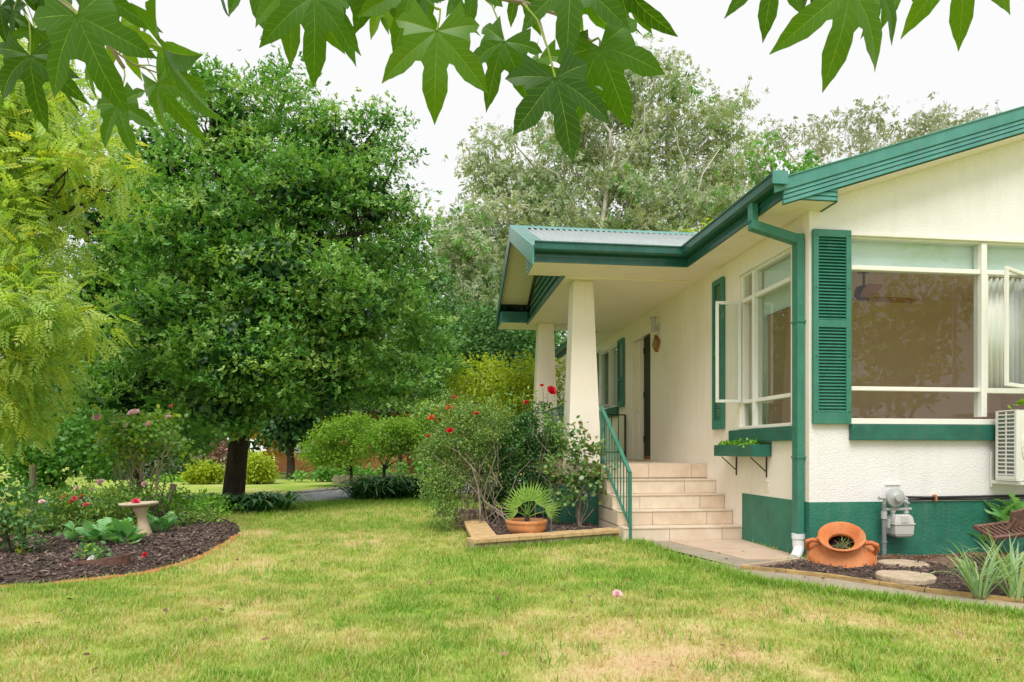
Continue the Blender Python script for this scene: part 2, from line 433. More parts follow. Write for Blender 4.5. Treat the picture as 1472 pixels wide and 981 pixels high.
# ------------------------------------------------------------------ ground
bed_left = [G(345,757)[:2], G(330,750)[:2], G(300,746)[:2], G(250,742)[:2], G(190,745)[:2], G(120,752)[:2], G(70,764)[:2], G(20,776)[:2], (-7.9,7.2), (-8.3,5.6), (-6.2,4.75),
            G(0,845)[:2], G(60,842)[:2], G(120,836)[:2], G(200,826)[:2], G(260,812)[:2], G(300,797)[:2], G(330,779)[:2], G(347,765)[:2]]
ca, cb, cc = (-0.53,6.86), (1.31,7.92), (-0.66,9.83)
ca = G(681,794)[:2]; cb = G(893,777)[:2]; cc = G(663,752)[:2]
bed_palm = [ca, cb, H2W(-1.42,2.2)[:2], H2W(-1.42,2.72)[:2], H2W(-1.86,2.72)[:2], H2W(-1.9,5.2)[:2], (-1.25,10.6), cc]
bed_front = [G(1070,820)[:2], G(1200,833)[:2], G(1330,853)[:2], G(1472,869)[:2], (6.2,4.6), H2W(4.5,.0)[:2], H2W(0,0)[:2], H2W(-.13,-.12)[:2]]
path_poly = [G(912,779)[:2], G(950,798)[:2], G(1010,815)[:2], G(1085,838)[:2], G(1200,854)[:2], G(1330,870)[:2], G(1472,888)[:2], (6.2,3.9), (6.2,4.7), G(1472,868)[:2],
             G(1330,852)[:2], G(1200,832)[:2], G(1068,819)[:2], H2W(-.1,-.05)[:2], H2W(0,1.36)[:2], H2W(-1.45,1.40)[:2]]
road_poly = [(-9.6,12.9),(-6,12.9),(-4.3,13.1),(-3.4,13.8),(-1.9,15.0),(2,18.2),(8,24),(2,26),(-1,21.6),(-3.2,19.0),(-4.5,17.7),(-5.1,15.9),(-7.6,15.2),(-9.6,15.1)]
house_poly = [H2W(-.02,-.02)[:2], H2W(9,-.02)[:2], H2W(9,14)[:2], H2W(0,14)[:2], H2W(0,6)[:2], H2W(-1.86,6)[:2], H2W(-1.86,2.7)[:2], H2W(-1.42,2.7)[:2], H2W(-1.42,1.36)[:2], H2W(0,1.36)[:2]]

SPOTS = [((870,895),.55,.55),((300,800),.75,.5),((330,735),.5,.3),((345,770),.45,.7),((330,872),.5,.35),((960,955),.5,.55),((1180,950),.3,.3),((700,850),.4,.25),((1010,870),.35,.25),((100,890),.5,.15),((560,745),.8,.3)]
def dryness(x, y):
    d = fbm(x, y, .9)*.8 + .02 + (fbm(x+31, y+9, 4.0)-.5)*.75
    for (u, v), r, a_ in SPOTS:
        gx, gy, _ = G(u, v)
        d = d + a_*.42*np.exp(-(((x-gx)/(r*1.6))**2 + ((y-gy)/r)**2))
    gx, gy, _ = G(600, 716)
    d = d - .38*np.exp(-((y-(12.9+.25*(x+4)))/.8)**2)          # lusher strip along the road
    d = d + .08*(y < 4.2)
    return np.clip(d, 0, 1)

xs = np.unique(np.concatenate([np.linspace(-900,-30,14), np.linspace(-30,-9,22), np.arange(-9,6.5,.1), np.linspace(6.5,30,24), np.linspace(30,900,14)]))
ys = np.unique(np.concatenate([np.linspace(-60,1.8,14), np.arange(1.8,14.4,.1), np.linspace(14.4,40,50), np.linspace(40,1200,20)]))
gx, gy = np.meshgrid(xs, ys)
nx, ny = len(xs), len(ys)
gz = np.zeros(gx.shape)
near = (np.abs(gx) < 20) & (gy > 0) & (gy < 14)
for pl in (bed_left, bed_palm, bed_front, path_poly):
    ins_ = inpoly(gx, gy, pl) & (polydist(gx, gy, pl) > .15)
    gz = np.where(ins_, -.06, gz)
gz = np.where(near & (gz == 0), (fbm(gx, gy, 1.3)-.5)*.03, gz)
gz = np.where(polydist(gx, gy, path_poly) < .25, np.minimum(gz, -.004), gz)
V = np.stack([gx, gy, gz], -1).reshape(-1, 3)
ii = np.arange(nx*ny).reshape(ny, nx)
F = np.stack([ii[:-1,:-1], ii[:-1,1:], ii[1:,1:], ii[1:,:-1]], -1).reshape(-1, 4)
npmesh('ground', V, F, ML['lawn'], None, 'structure', {'t': dryness(gx, gy).ravel()}, True)

def sheet(name, poly, z, mat, kind='structure', thick=.06, parent=None):
    mb = MB(); mb.prism([(p[0],p[1],z-thick) for p in poly], [(p[0],p[1],z) for p in poly])
    o = mb.build(name, mat, parent, kind=kind)
    return o
def ccw(poly):
    a_ = sum(poly[i][0]*poly[(i+1)%len(poly)][1]-poly[(i+1)%len(poly)][0]*poly[i][1] for i in range(len(poly)))
    return poly if a_ > 0 else poly[::-1]
sheet('path', ccw(path_poly), .012, M['concrete'])
sheet('path_slab', ccw([H2W(-.62,.05)[:2], H2W(-.02,-.06)[:2], H2W(-.004,1.35)[:2], H2W(-.9,1.35)[:2]]), .018, M['concrete_pink'])
sheet('road', ccw(road_poly), .014, M['road'])
kb = MB()
kp = [(-5.1,15.9),(-4.5,17.7),(-3.2,19.0),(-1,21.6)]
for (a_, b_) in zip(kp[:-1], kp[1:]):
    d_ = Vector((b_[0]-a_[0], b_[1]-a_[1], 0)).normalized(); n_ = Vector((-d_.y, d_.x, 0))*.45
    kb.prism([(a_[0],a_[1],0),(b_[0],b_[1],0),(b_[0]+n_.x,b_[1]+n_.y,0),(a_[0]+n_.x,a_[1]+n_.y,0)],
             [(a_[0],a_[1],.05),(b_[0],b_[1],.05),(b_[0]+n_.x,b_[1]+n_.y,.05),(a_[0]+n_.x,a_[1]+n_.y,.05)])
kb.build('kerb', M['kerb'], kind='structure')

def bedmesh(name, poly, z0, h, step=.05, amp=.03):
    px = [p[0] for p in poly]; py_ = [p[1] for p in poly]
    X = np.arange(min(px), max(px)+step, step); Y = np.arange(min(py_), max(py_)+step, step)
    x, y = np.meshgrid(X, Y)
    ins_ = inpoly(x, y, poly); d = polydist(x, y, poly)
    z = z0 + h*np.clip(d/.45, 0, 1)**.7 + (fbm(x, y, 3.5)-.5)*amp*2*np.clip(d/.1, 0, 1)
    z = np.where(ins_, z, -.05)
    i_ = np.arange(x.size).reshape(x.shape)
    F = np.stack([i_[:-1,:-1], i_[:-1,1:], i_[1:,1:], i_[1:,:-1]], -1).reshape(-1, 4)
    keep = ins_.ravel()[F].any(1)
    o = npmesh(name, np.stack([x,y,z],-1).reshape(-1,3), F[keep], M['soil'], None, 'structure', None, True)
    def zf(qx, qy):
        dd = polydist(qx, qy, poly)
        return z0 + h*np.clip(dd/.45,0,1)**.7 + (fbm(qx,qy,3.5)-.5)*amp*2*np.clip(dd/.1,0,1)
    return zf
def chips(name, poly, zf, n, s0, s1, mat='chip', lo=.04, label=None, cat=None):
    px = [p[0] for p in poly]; py_ = [p[1] for p in poly]
    x = rng.uniform(min(px), max(px), n*3); y = rng.uniform(min(py_), max(py_), n*3)
    k = inpoly(x, y, poly) & (polydist(x, y, poly) > lo)
    x, y = x[k][:n], y[k][:n]; N = len(x)
    pos = np.stack([x, y, zf(x, y)+rng.uniform(0,.018,N)], -1)
    a_ = rng.uniform(0, 2*math.pi, N)
    d = np.stack([np.cos(a_), np.sin(a_), rng.normal(0,.35,N)], -1)
    nn = np.stack([rng.normal(0,.4,N), rng.normal(0,.4,N), np.ones(N)], -1)
    return inst(name, *CHIP, pos, d, nn, rng.uniform(s0, s1, N), ML[mat], None, t=rng.random(N)**1.7, kind='stuff', label=label)

zf1 = bedmesh('mulch_bed', bed_left, .0, .09)
tag(chips('mulch', bed_left, zf1, 26000, .02, .075), 'dark bark mulch covering the round garden bed left of the lawn', 'mulch')
zf2 = bedmesh('mulch_bed', bed_palm, .06, .05)
tag(chips('mulch', bed_palm, zf2, 5000, .02, .06), 'brown bark mulch inside the sandstone edged bed by the steps', 'mulch')
zf3 = bedmesh('mulch_bed', bed_front, .015, .05)
tag(chips('mulch', bed_front, zf3, 9000, .015, .055), 'bark mulch in the bed under the big front window', 'mulch')
lit_poly = [H2W(.35,-.03)[:2], H2W(2.4,-.03)[:2], H2W(2.3,-.45)[:2], H2W(.45,-.4)[:2]]
tag(chips('leaf_litter', lit_poly, zf3, 3500, .02, .05, 'litter', 0), 'dry brown leaf litter along the green base of the front wall', 'leaf litter')

# grass blades
def grass(name, n, y0, y1, h0, h1, label):
    # uniform over the wedge the lawn fills
    y = np.sqrt(rng.uniform(y0**2, y1**2, n*2)); u = rng.uniform(-70, 1550, n*2)
    x = (u-736)/FPX*y
    k = np.ones(len(x), bool)
    for pl in (bed_left, bed_palm, bed_front, path_poly, road_poly, house_poly):
        k &= ~inpoly(x, y, pl)
    edge = polydist(x, y, path_poly)
    k &= edge > .0
    x, y = x[k][:n], y[k][:n]; N = len(x)
    dr = dryness(x, y)
    # clumping
    cl = fbm(x+5, y+3, 7)
    keep = rng.random(N) < np.clip(.35 + 1.3*(1-dr)*cl*1.6, .25, 1)
    x, y, dr, cl = x[keep], y[keep], dr[keep], cl[keep]; N = len(x)
    pos = np.stack([x, y, (fbm(x, y, 1.3)-.5)*.03 - .004], -1)
    a_ = rng.uniform(0, 2*math.pi, N); lean = rng.uniform(.25, 1.5, N)
    d = np.stack([np.cos(a_)*lean, np.sin(a_)*lean, np.ones(N)], -1)
    nn = np.stack([-np.cos(a_), -np.sin(a_), lean], -1)
    size = rng.uniform(h0, h1, N)*(.6+.9*cl)*(1.15-.4*dr)
    t = np.clip(dr + rng.normal(0, .2, N), 0, 1)
    o = inst(name, *BLADE, pos, d, nn, size, ML['grass'], None, t=t)
    o['label'] = label; o['category'] = 'grass'
grass('grass', 170000, 2.6, 5.2, .03, .06, 'short patchy lawn grass nearest the camera, green with straw spots')
grass('grass', 110000, 5.2, 9.5, .035, .075, 'lawn grass between the round bed and the sandstone edged bed')
grass('grass', 42000, 9.5, 13.8, .05, .10, 'darker far strip of lawn grass along the road')

def tufts(n, per):
    y = np.sqrt(rng.uniform(2.7**2, 11**2, n)); x = (rng.uniform(-60, 1530, n)-736)/FPX*y
    k = np.ones(n, bool)
    for pl in (bed_left, bed_palm, bed_front, path_poly, road_poly, house_poly): k &= ~inpoly(x, y, pl)
    k &= polydist(x, y, path_poly) > .1
    x, y = x[k], y[k]; cs = rng.uniform(.03,.11,len(x)); ct = rng.uniform(-.05,.28,len(x))
    X = np.repeat(x, per)+rng.normal(0,1,len(x)*per)*np.repeat(cs,per); Y = np.repeat(y, per)+rng.normal(0,1,len(x)*per)*np.repeat(cs,per)
    N = len(X); a_ = rng.uniform(0, 6.283, N); lean = rng.uniform(.3,1.6,N)
    d = np.stack([np.cos(a_)*lean, np.sin(a_)*lean, np.ones(N)], -1); nn = np.stack([-np.cos(a_), -np.sin(a_), lean], -1)
    o = inst('grass', *BLADE, np.stack([X,Y,np.zeros(N)],-1), d, nn, rng.uniform(.04,.085,N), ML['grass'], None, t=np.clip(np.repeat(ct,per)+rng.normal(0,.06,N),0,1))
    o['label'] = 'darker and coarser grass tufts scattered through the lawn'; o['category'] = 'grass'
tufts(900, 34)
# tufts along the path edge
def edge_tufts(pl, n, off, label):
    pts = [Vector((p[0], p[1])) for p in pl]
    pos = []; 
    for i in range(n):
        k = rng.integers(0, len(pts)-1); q = pts[k].lerp(pts[k+1], rng.random())
        pos.append((q.x + rng.normal(0, off), q.y - abs(rng.normal(0, off))*1.2, 0))
    pos = np.array(pos); N = len(pos); a_ = rng.uniform(0, 2*math.pi, N); lean = rng.uniform(.2, 1.2, N)
    d = np.stack([np.cos(a_)*lean, np.sin(a_)*lean, np.ones(N)], -1); nn = np.stack([-np.cos(a_), -np.sin(a_), lean], -1)
    o = inst('grass', *BLADE, pos, d, nn, rng.uniform(.05,.10,N), ML['grass'], None, t=np.clip(rng.normal(.16,.12,N),0,1))
    o['label'] = label; o['category'] = 'grass'
edge_tufts(path_poly[:7], 5200, .07, 'longer green grass fringe along the concrete path')
edge_tufts([(ca[0]-.03, ca[1]-.02), (cb[0]-.03, cb[1]-.03)], 1500, .05, 'grass growing against the front of the sandstone blocks')

def scattered(n, poly, z, label, mat='litter', s0=.018, s1=.045):
    px = [p[0] for p in poly]; py_ = [p[1] for p in poly]
    x = rng.uniform(min(px), max(px), n*4); y = rng.uniform(min(py_), max(py_), n*4); k = inpoly(x, y, poly); x, y = x[k][:n], y[k][:n]; N = len(x)
    a_ = rng.uniform(0, 6.28, N); d = np.stack([np.cos(a_), np.sin(a_), rng.normal(0,.15,N)], -1); nn = np.stack([rng.normal(0,.3,N), rng.normal(0,.3,N), np.ones(N)], -1)
    o = inst('fallen_leaves', *ROUND, np.stack([x, y, np.full(N, z)], -1), d, nn, rng.uniform(s0, s1, N), ML[mat], None); o['label'] = label; o['category'] = 'fallen leaves'
scattered(260, [(-5,3),(4.2,3),(1.4,6.8),(-.6,7),(-2,12),(-3.6,9),(-3,5.5)], .035, 'small dry brown leaves scattered over the lawn')
scattered(60, [tuple(p) for p in path_poly], .016, 'a few dry leaves lying on the concrete path')

# ------------------------------------------------------------------ house
house = thing('house', 'cream and white single storey house with green trim, gutters and shutters', 'house', (OX, OY, 0), HA)
S = 3.344                                  # soffit height
SL = .328                                  # main roof slope
def rz_(x, base=3.499): return base + (x + .437) * SL

def wall_cells(mb, axis, a0, a1, z0, z1, opens, t0, t1):
    """grid the wall round rectangular openings (a0,a1,z0,z1)"""
    A = sorted(set([a0, a1] + [o[0] for o in opens] + [o[1] for o in opens])); Z = sorted(set([z0, z1] + [o[2] for o in opens] + [o[3] for o in opens]))
    for i in range(len(A)-1):
        for j in range(len(Z)-1):
            ca_, cz_ = (A[i]+A[i+1])/2, (Z[j]+Z[j+1])/2
            if any(o[0] < ca_ < o[1] and o[2] < cz_ < o[3] for o in opens): continue
            if axis == 'x': mb.box(A[i], A[i+1], t0, t1, Z[j], Z[j+1])
            else: mb.box(t0, t1, A[i], A[i+1], Z[j], Z[j+1])
FW = (.415, 4.80, 1.30, 3.13)               # front window opening, widened out of view to let light into the room
mb = MB(); wall_cells(mb, 'x', 0, 9, -.2, 3.2, [FW], 0, .2)
mb.prism([(0,0,3.2),(9,0,3.2),(9,0,rz_(2.4)-.0),(5.0,0,rz_(5.0)-.12),(0,0,rz_(0)-.12)], [(0,.2,3.2),(9,.2,3.2),(9,.2,rz_(2.4)),(5.0,.2,rz_(5.0)-.12),(0,.2,rz_(0)-.12)])
mb.build('front_wall', M['stucco'], house, label='white textured stucco gable wall')
SW = (.33, 1.43, 1.29, 3.10)
DR = (4.577, 5.55, .875, 3.0)
FWN = (6.50, 7.86, 1.90, 3.14)
mb = MB(); wall_cells(mb, 'y', .2, 13.5, -.2, 3.5, [SW, DR, FWN], 0, .2)
mb.build('side_wall', M['cream'], house, label='cream side wall under the eaves')
MB().box(-.005, -.0005, .0, .201, .5565, 3.4).build('wall_corner', M['cream'], house)
# plinth
mb = MB(); mb.box(-.006, 9, -.007, .0, -.2, .556); mb.box(-.006, .0, .0, 1.36, -.2, .556); mb.build('plinth', M['plinth'], house, label='green painted wall base')
# back and right walls, simple room shell
mb = MB(); mb.box(8.8, 9, .2, 13.5, -.2, 3.5); mb.box(0, 9, 13.5, 13.7, -.2, 3.5); mb.build('rear_wall', M['cream'], house)
# interior room
mb = MB(); mb.box(.2, 5.0, 3.0, 3.1, .875, 3.28); mb.box(4.9, 5.0, .2, 3.0, .875, 3.28); mb.box(.2, .21, 1.5, 3.0, .875, 3.28)
mb.build('room_wall', M['room'], house)
MB().box(.2, 5, .2, 4.5, 3.27, 3.33).build('room_ceiling', M['room_ceil'], house)
MB().box(.2, 5, .2, 3.1, .8, .875).build('room_floor', M['cream_smooth'], house)

# painted window frame builder; local to a wall plane. ax: 'x' front wall, 'y' side wall
def bars(rects, axis, t0, t1, name, mat, parent, bevel=.004):
    for (a0, a1, z0, z1) in rects:
        MB().box(*twoside(axis, a0, a1, t0, t1, z0, z1)).build(name, mat, parent, bevel=bevel)
def pane(a0, a1, z0, z1, axis, t, parent, mat='glass', name='pane'):
    mb = MB()
    if axis == 'x': mb.box(a0, a1, t, t+.004, z0, z1)
    else: mb.box(t, t+.004, a0, a1, z0, z1)
    return mb.build(name, M[mat], parent)
def twoside(axis, a0, a1, t0, t1, z0, z1):
    return (a0, a1, t0, t1, z0, z1) if axis == 'x' else (t0, t1, a0, a1, z0, z1)

win = MB().box(.415, 4.80, .02, .10, 3.105, 3.13).box(.415, .44, .02, .10, 1.35, 3.105).box(3.12, 3.15, .02, .10, 1.35, 3.105).box(4.77, 4.80, .02, .10, 1.35, 3.105)\
    .box(1.818, 1.878, .0, .10, 1.385, 3.105).build('window', M['frame'], house, bevel=.004)
bars([(.442, 1.816, 2.80, 2.845), (1.880, 3.118, 2.80, 2.845), (.442, 1.816, 1.632, 1.672), (1.880, 3.118, 1.622, 1.672)], 'x', .012, .085, 'glazing_bar', M['frame'], win)
MB().box(.40, 4.82, -.03, .09, 1.305, 1.36).build('window_sill', M['frame'], win, bevel=.004)
MB().box(.40, 4.82, -.055, .0, 1.15, 1.300).build('sill_board', M['green'], win, bevel=.006)
MB().box(.405, 4.82, -.018, .0, 3.12, 3.15).build('window_head', M['frame'], win, bevel=.003)
pane(.44, 1.818, 2.84, 3.105, 'x', .05, win); pane(.44, 1.818, 1.672, 2.80, 'x', .05, win); pane(.44, 1.818, 1.36, 1.632, 'x', .05, win)
pane(1.878, 3.12, 2.84, 3.105, 'x', .05, win); pane(1.878, 3.12, 1.36, 1.622, 'x', .05, win)
# fixed side light and open casement on the right bay
bars([(1.879, 1.905, 1.674, 2.798), (2.40, 2.45, 1.674, 2.798)], 'x', .014, .08, 'stile', M['frame'], win)
pane(2.45, 3.12, 1.672, 2.80, 'x', .05, win); pane(3.15, 4.77, 1.36, 3.105, 'x', .05, win)  # rightmost pane is unseen, added to brighten the room
cs = thing('x', None, None)
bpy.data.objects.remove(cs)
def casement(w_, z0, z1, hinge, ang, parent, mat='glass', name='casement'):
    """an open sash hinged at hinge (x,y); ang = direction of the leaf in house axes"""
    mb = MB(); r_ = .034; d_ = .03
    mb.box(0, w_, -d_/2, d_/2, z0, z0+r_); mb.box(0, w_, -d_/2, d_/2, z1-r_, z1)
    mb.box(0, r_, -d_/2, d_/2, z0+r_, z1-r_); mb.box(w_-r_, w_, -d_/2, d_/2, z0+r_, z1-r_)
    o = mb.build(name, M['frame'], parent, bevel=.003)
    o.location = (hinge[0], hinge[1], 0); o.rotation_euler = (0, 0, ang)
    p = MB().box(r_-.002, w_-r_+.002, -.002, .002, z0+r_-.002, z1-r_+.002).build('sash_pane', M[mat], o)
    return o
casement(.61, 1.665, 2.80, (2.37, .0), math.atan2(-.27, -.55), win)
# blinds and curtains (things that hang in the room)
tag(MB().box(.43, 3.12, .13, .145, 2.835, 3.12).build('roller_blind', M['blind']), 'pale aqua blind band across the top of the front window', 'blind')
bpy.data.objects['roller_blind'].parent = None
def to_house(o):
    o.location = (OX, OY, 0); o.rotation_euler = (0, 0, HA); return o
to_house(bpy.data.objects['roller_blind'])
def curtain(name, x0, x1, y, z0, z1, label, axis='x'):
    n = 60; V = []; F = []
    for i in range(n+1):
        a_ = x0 + (x1-x0)*i/n; off = y + .018*math.sin(i*1.25) + .006*math.sin(i*.53)
        V += [(a_, off, z0), (a_, off, z1)] if axis == 'x' else [(off, a_, z0), (off, a_, z1)]
    F = [(2*i, 2*i+2, 2*i+3, 2*i+1) for i in range(n)]
    o = npmesh(name, V, F, M['curtain'], None, None, None, True)
    sm = o.modifiers.new('thickness', 'SOLIDIFY'); sm.thickness = .003
    tag(o, label, 'curtain'); return to_house(o)
curtain('curtain', 1.91, 2.62, .16, 1.67, 2.81, 'sheer pale curtain behind the open casement of the front window')

# side window
sw = MB().box(.02, .10, .33, 1.43, 3.07, 3.10).box(.02, .10, .33, .37, 1.33, 3.07).box(.02, .10, 1.39, 1.43, 1.33, 3.07)\
    .box(.0, .10, 1.09, 1.135, 1.33, 3.07).build('window', M['frame'], house, bevel=.004)
bars([(.372, 1.088, 2.77, 2.815), (1.137, 1.388, 2.77, 2.815), (.372, 1.088, 1.595, 1.635), (1.137, 1.388, 1.595, 1.635)], 'y', .012, .085, 'glazing_bar', M['frame'], sw)
MB().box(-.03, .09, .31, 1.45, 1.295, 1.33).build('window_sill', M['frame'], sw, bevel=.004)
MB().box(-.05, .0, .2, 1.62, 1.15, 1.290).build('sill_board', M['green'], sw, bevel=.006)
MB().box(-.015, .0, .31, 1.45, 3.098, 3.125).build('window_head', M['frame'], sw)
for a0, a1 in ((.37, 1.09), (1.135, 1.39)):
    pane(a0, a1, 2.815, 3.07, 'y', .05, sw); pane(a0, a1, 1.33, 1.595, 'y', .05, sw, 'glass_dark')
pane(.37, 1.09, 1.635, 2.77, 'y', .05, sw, 'glass_dark')
casement(.30, 1.61, 2.79, (-.0, 1.40), math.atan2(.02, -.28), sw)
curtain('curtain', 1.12, 1.38, .17, 1.3, 2.8, 'pale curtain edge behind the open sash of the side window', 'y')
bl = MB().box(.12, .13, .36, 1.10, 2.56, 3.07).build('roller_blind', M['blind']); tag(bl, 'pale blind behind the top of the side window beside the downpipe', 'blind'); to_house(bl)

# far porch window
fw = MB().box(.02, .1, 6.50, 7.86, 3.10, 3.14).box(.02, .1, 6.50, 6.54, 1.93, 3.10).box(.02, .1, 7.82, 7.86, 1.93, 3.10).box(0, .1, 6.95, 6.99, 1.93, 3.10).build('window', M['frame'], house)
MB().box(-.05, .0, 6.40, 7.95, 1.72, 1.90).build('sill_board', M['green'], fw)
MB().box(-.03, .09, 6.48, 7.9, 1.90, 1.93).build('window_sill', M['frame'], fw)
pane(6.54, 6.95, 1.93, 3.1, 'y', .05, fw); pane(6.99, 7.82, 1.93, 3.1, 'y', .05, fw)
casement(.42, 1.95, 3.08, (0, 7.0), math.atan2(.05, -.42), fw)
curtain('curtain', 6.5, 7.8, .18, 1.9, 3.1, 'pale curtain inside the far window behind the porch column', 'y')

# shutters with real louvres
def shutter(axis, a0, a1, z0, z1, t0, t1, midz, nslat, parent, mat, fine=True):
    mb = MB(); s_ = .052
    zs = [z0, z0+.11, midz-.035, midz+.035, z1-.07, z1]
    for (p, q) in ((a0, a0+s_), (a1-s_, a1)): mb.box(*twoside(axis, p, q, t0, t1, z0, z1))
    for (p, q) in ((zs[0], zs[1]), (zs[2], zs[3]), (zs[4], zs[5])): mb.box(*twoside(axis, a0+s_, a1-s_, t0, t1, p, q))
    o = mb.build('shutter', mat, parent, bevel=.003)
    me = None
    tm = (t0+t1)/2
    for (p, q) in ((zs[1], zs[2]), (zs[3], zs[4])):
        for i in range(nslat):
            zc = p + (i+.5)*(q-p)/nslat
            if me is None:
                m2 = MB(); h = (q-p)/nslat*.62
                L = a1-a0-2*s_+.004
                if axis == 'x': m2.obox((0,0,0), (L, .005, h*1.45), (-R(42),0,0))
                else: m2.obox((0,0,0), (.005, L, h*1.45), (0,R(42),0))
                sl_ = m2.build('slat', mat, o); me = sl_.data
            else: sl_ = link('slat', me, o)
            sl_.location = ((a0+a1)/2, tm, zc) if axis == 'x' else (tm, (a0+a1)/2, zc)
    # a dark sheet stands for slat shade so the wall does not flare through
    return o
shutter('x', .014, .40, 1.305, 3.158, -.045, -.012, 2.26, 26, house, M['green_shutter'])
MB().box(.02, .395, -.011, -.001, 1.32, 3.15).build('slat_shade', M['green_metal'], house)  # dark sheet standing in for the shade between the slats
shutter('y', 1.80, 2.10, 1.316, 3.19, -.045, -.012, 2.28, 26, house, M['green_shutter'])
shutter('y', 6.0, 6.38, 1.88, 3.16, -.045, -.012, 2.4, 22, house, M['green_shutter'])
shutter('y', 7.92, 8.3, 1.88, 3.16, -.045, -.012, 2.4, 22, house, M['green_shutter'])
# bolts on the front shutter
for z in (1.42, 1.95, 2.6, 3.1):
    for x in (.038, .378): MB().tube([(x, -.05, z), (x, -.044, z)], .006, 8).build('bolt', M['bronze'], house)

# door recess: cream frame with side light, dark screen door standing open against the near jamb
mb = MB(); mb.box(.16, .2, 4.577, 5.55, .875, 3.0); mb.build('door_recess', M['cream_smooth'], house)
df = MB().box(.05, .155, 5.28, 5.545, .88, 2.99).box(.05, .155, 4.96, 5.0, .88, 2.99).build('door_frame', M['frame'], house)
MB().box(.03, .05, 5.31, 5.51, 1.75, 2.85).build('panel', M['cream_smooth'], df)
MB().box(.03, .05, 5.31, 5.51, 1.0, 1.65).build('panel', M['cream_smooth'], df)
dr = MB().box(.02, .06, 4.60, 4.945, .93, 2.97).build('door', M['screen'], house)
mb = MB(); mb.box(.012, .07, 4.945, 4.958, .9, 2.98); mb.box(.012,.07,4.585,4.60,.9,2.98); mb.box(.012,.07,4.585,4.958,2.97,2.985); mb.box(.012,.07,4.6,4.945,.9,.96)
mb.build('door_edge', M['brown_wood'], dr)
for z in (1.2, 1.95, 2.7): MB().box(-.0, .012, 4.93, 4.95, z, z+.1).build('hinge', M['bronze'], dr)
MB().box(-.05, .2, 4.57, 5.56, .876, .90).build('door_step', M['tile'], house)

# main roof: corrugated iron in green, eave, barge
def corrugated(name, origin, along, down, n_along, length_down, width, pitch, amp, mat, parent):
    """sheet with ribs running down the slope"""
    o_ = np.array(origin); a_ = np.array(along)/np.linalg.norm(along); d_ = np.array(down)/np.linalg.norm(down)
    n_ = np.cross(a_, d_); n_ = n_ if n_[2] > 0 else -n_
    k = int(width/pitch*8)
    s_ = np.linspace(0, width, k+1)
    h = amp*np.cos(2*np.pi*s_/pitch)
    V = []
    for L in (0, length_down):
        V.append(o_ + s_[:,None]*a_ + L*d_ + h[:,None]*n_)
    V = np.concatenate(V); i_ = np.arange(k)
    F = np.stack([i_, i_+1, i_+k+2, i_+k+1], -1)
    ob = npmesh(name, V, F, mat, parent, None, None, True)
    sm = ob.modifiers.new('thickness', 'SOLIDIFY'); sm.thickness = .004
    return ob
XR = 4.5
ridge = rz_(XR)
corrugated('roof_sheet', (XR, -.22, ridge), (0,1,0), (-(XR+.47),0,-(XR+.47)*SL), 0, math.hypot(XR+.47, (XR+.47)*SL), 13.9, .076, .009, M['roof_green'], house)
corrugated('roof_sheet', (XR, -.22, ridge), (0,1,0), ((XR+.47),0,-(XR+.47)*SL), 0, math.hypot(XR+.47, (XR+.47)*SL), 13.9, .076, .009, M['roof_green'], house)
# barge on the front gable: rolled cap over three ribbed boards, running up the rake
def rake(mb, ztop, zbot, y0, y1, x0, x1, cut0=None):
    a = [(x0, y0, rz_(x0)+ztop), (x1, y0, rz_(x1)+ztop), (x1, y0, rz_(x1)+zbot), (x0, y0, rz_(x0)+zbot)]
    b = [(p[0], y1, p[2]) for p in a]
    mb.prism(a, b)
bg_ = thing('x', None, None); bpy.data.objects.remove(bg_)
mb = MB(); rake(mb, .022, -.092, -.275, -.245, -.50, XR); rake(mb, .030, .016, -.285, -.10, -.50, XR)
cap = mb.build('barge_cap', M['green_sheen'], house, bevel=.004)
zt = -.094
hb = .042
for k in range(3):
    x0 = -.414
    mb = MB(); y0 = -.262 - 0
    zb = zt - hb
    mb.prism([(x0,-.262,rz_(x0)+zt),(XR,-.262,rz_(XR)+zt),(XR,-.270,rz_(XR)+zb+.006),(x0,-.270,rz_(x0)+zb+.006)],
             [(x0,-.238,rz_(x0)+zt),(XR,-.238,rz_(XR)+zt),(XR,-.238,rz_(XR)+zb+.006),(x0,-.238,rz_(x0)+zb+.006)])
    mb.build('barge_board', M['green_sheen'], house)
    zt = zb
mb = MB(); rake(mb, -.094, zt-.0, -.237, -.225, -.41, XR); mb.build('barge_backing', M['green'], house)
# boxed eave end with horizontal ribs
for k in range(4):
    z0 = S + .004 + k*.041; z1 = z0 + .036
    xl = -.414; 
    # left limit where the rake's lower edge passes
    def xr_at(z): return (z - (3.499 + zt))/SL - .437
    xl0 = max(-.412, xr_at(z1)) if xr_at(z1) > -.412 else -.412
    mb = MB(); x_l = max(-.410, min(.10, xr_at(z1)-.05))
    mb.prism([(-.410 if k == 0 else max(-.41, xr_at(z0)-.08),-.258,z0),(.113,-.258,z0),(.113,-.250,z1),(max(-.41, xr_at(z1)-.08),-.250,z1)],
             [(-.410 if k == 0 else max(-.41, xr_at(z0)-.08),-.236,z0),(.113,-.236,z0),(.113,-.236,z1),(max(-.41, xr_at(z1)-.08),-.236,z1)])
    if xr_at(z1)-.08 < .08: mb.build('eave_end_board', M['green_sheen'], house)
MB().box(-.41, .113, -.236, -.232, S-.0, S+.04).box(.108, .118, -.255, -.002, S-.012, S+.10).build('eave_box', M['green'], house)
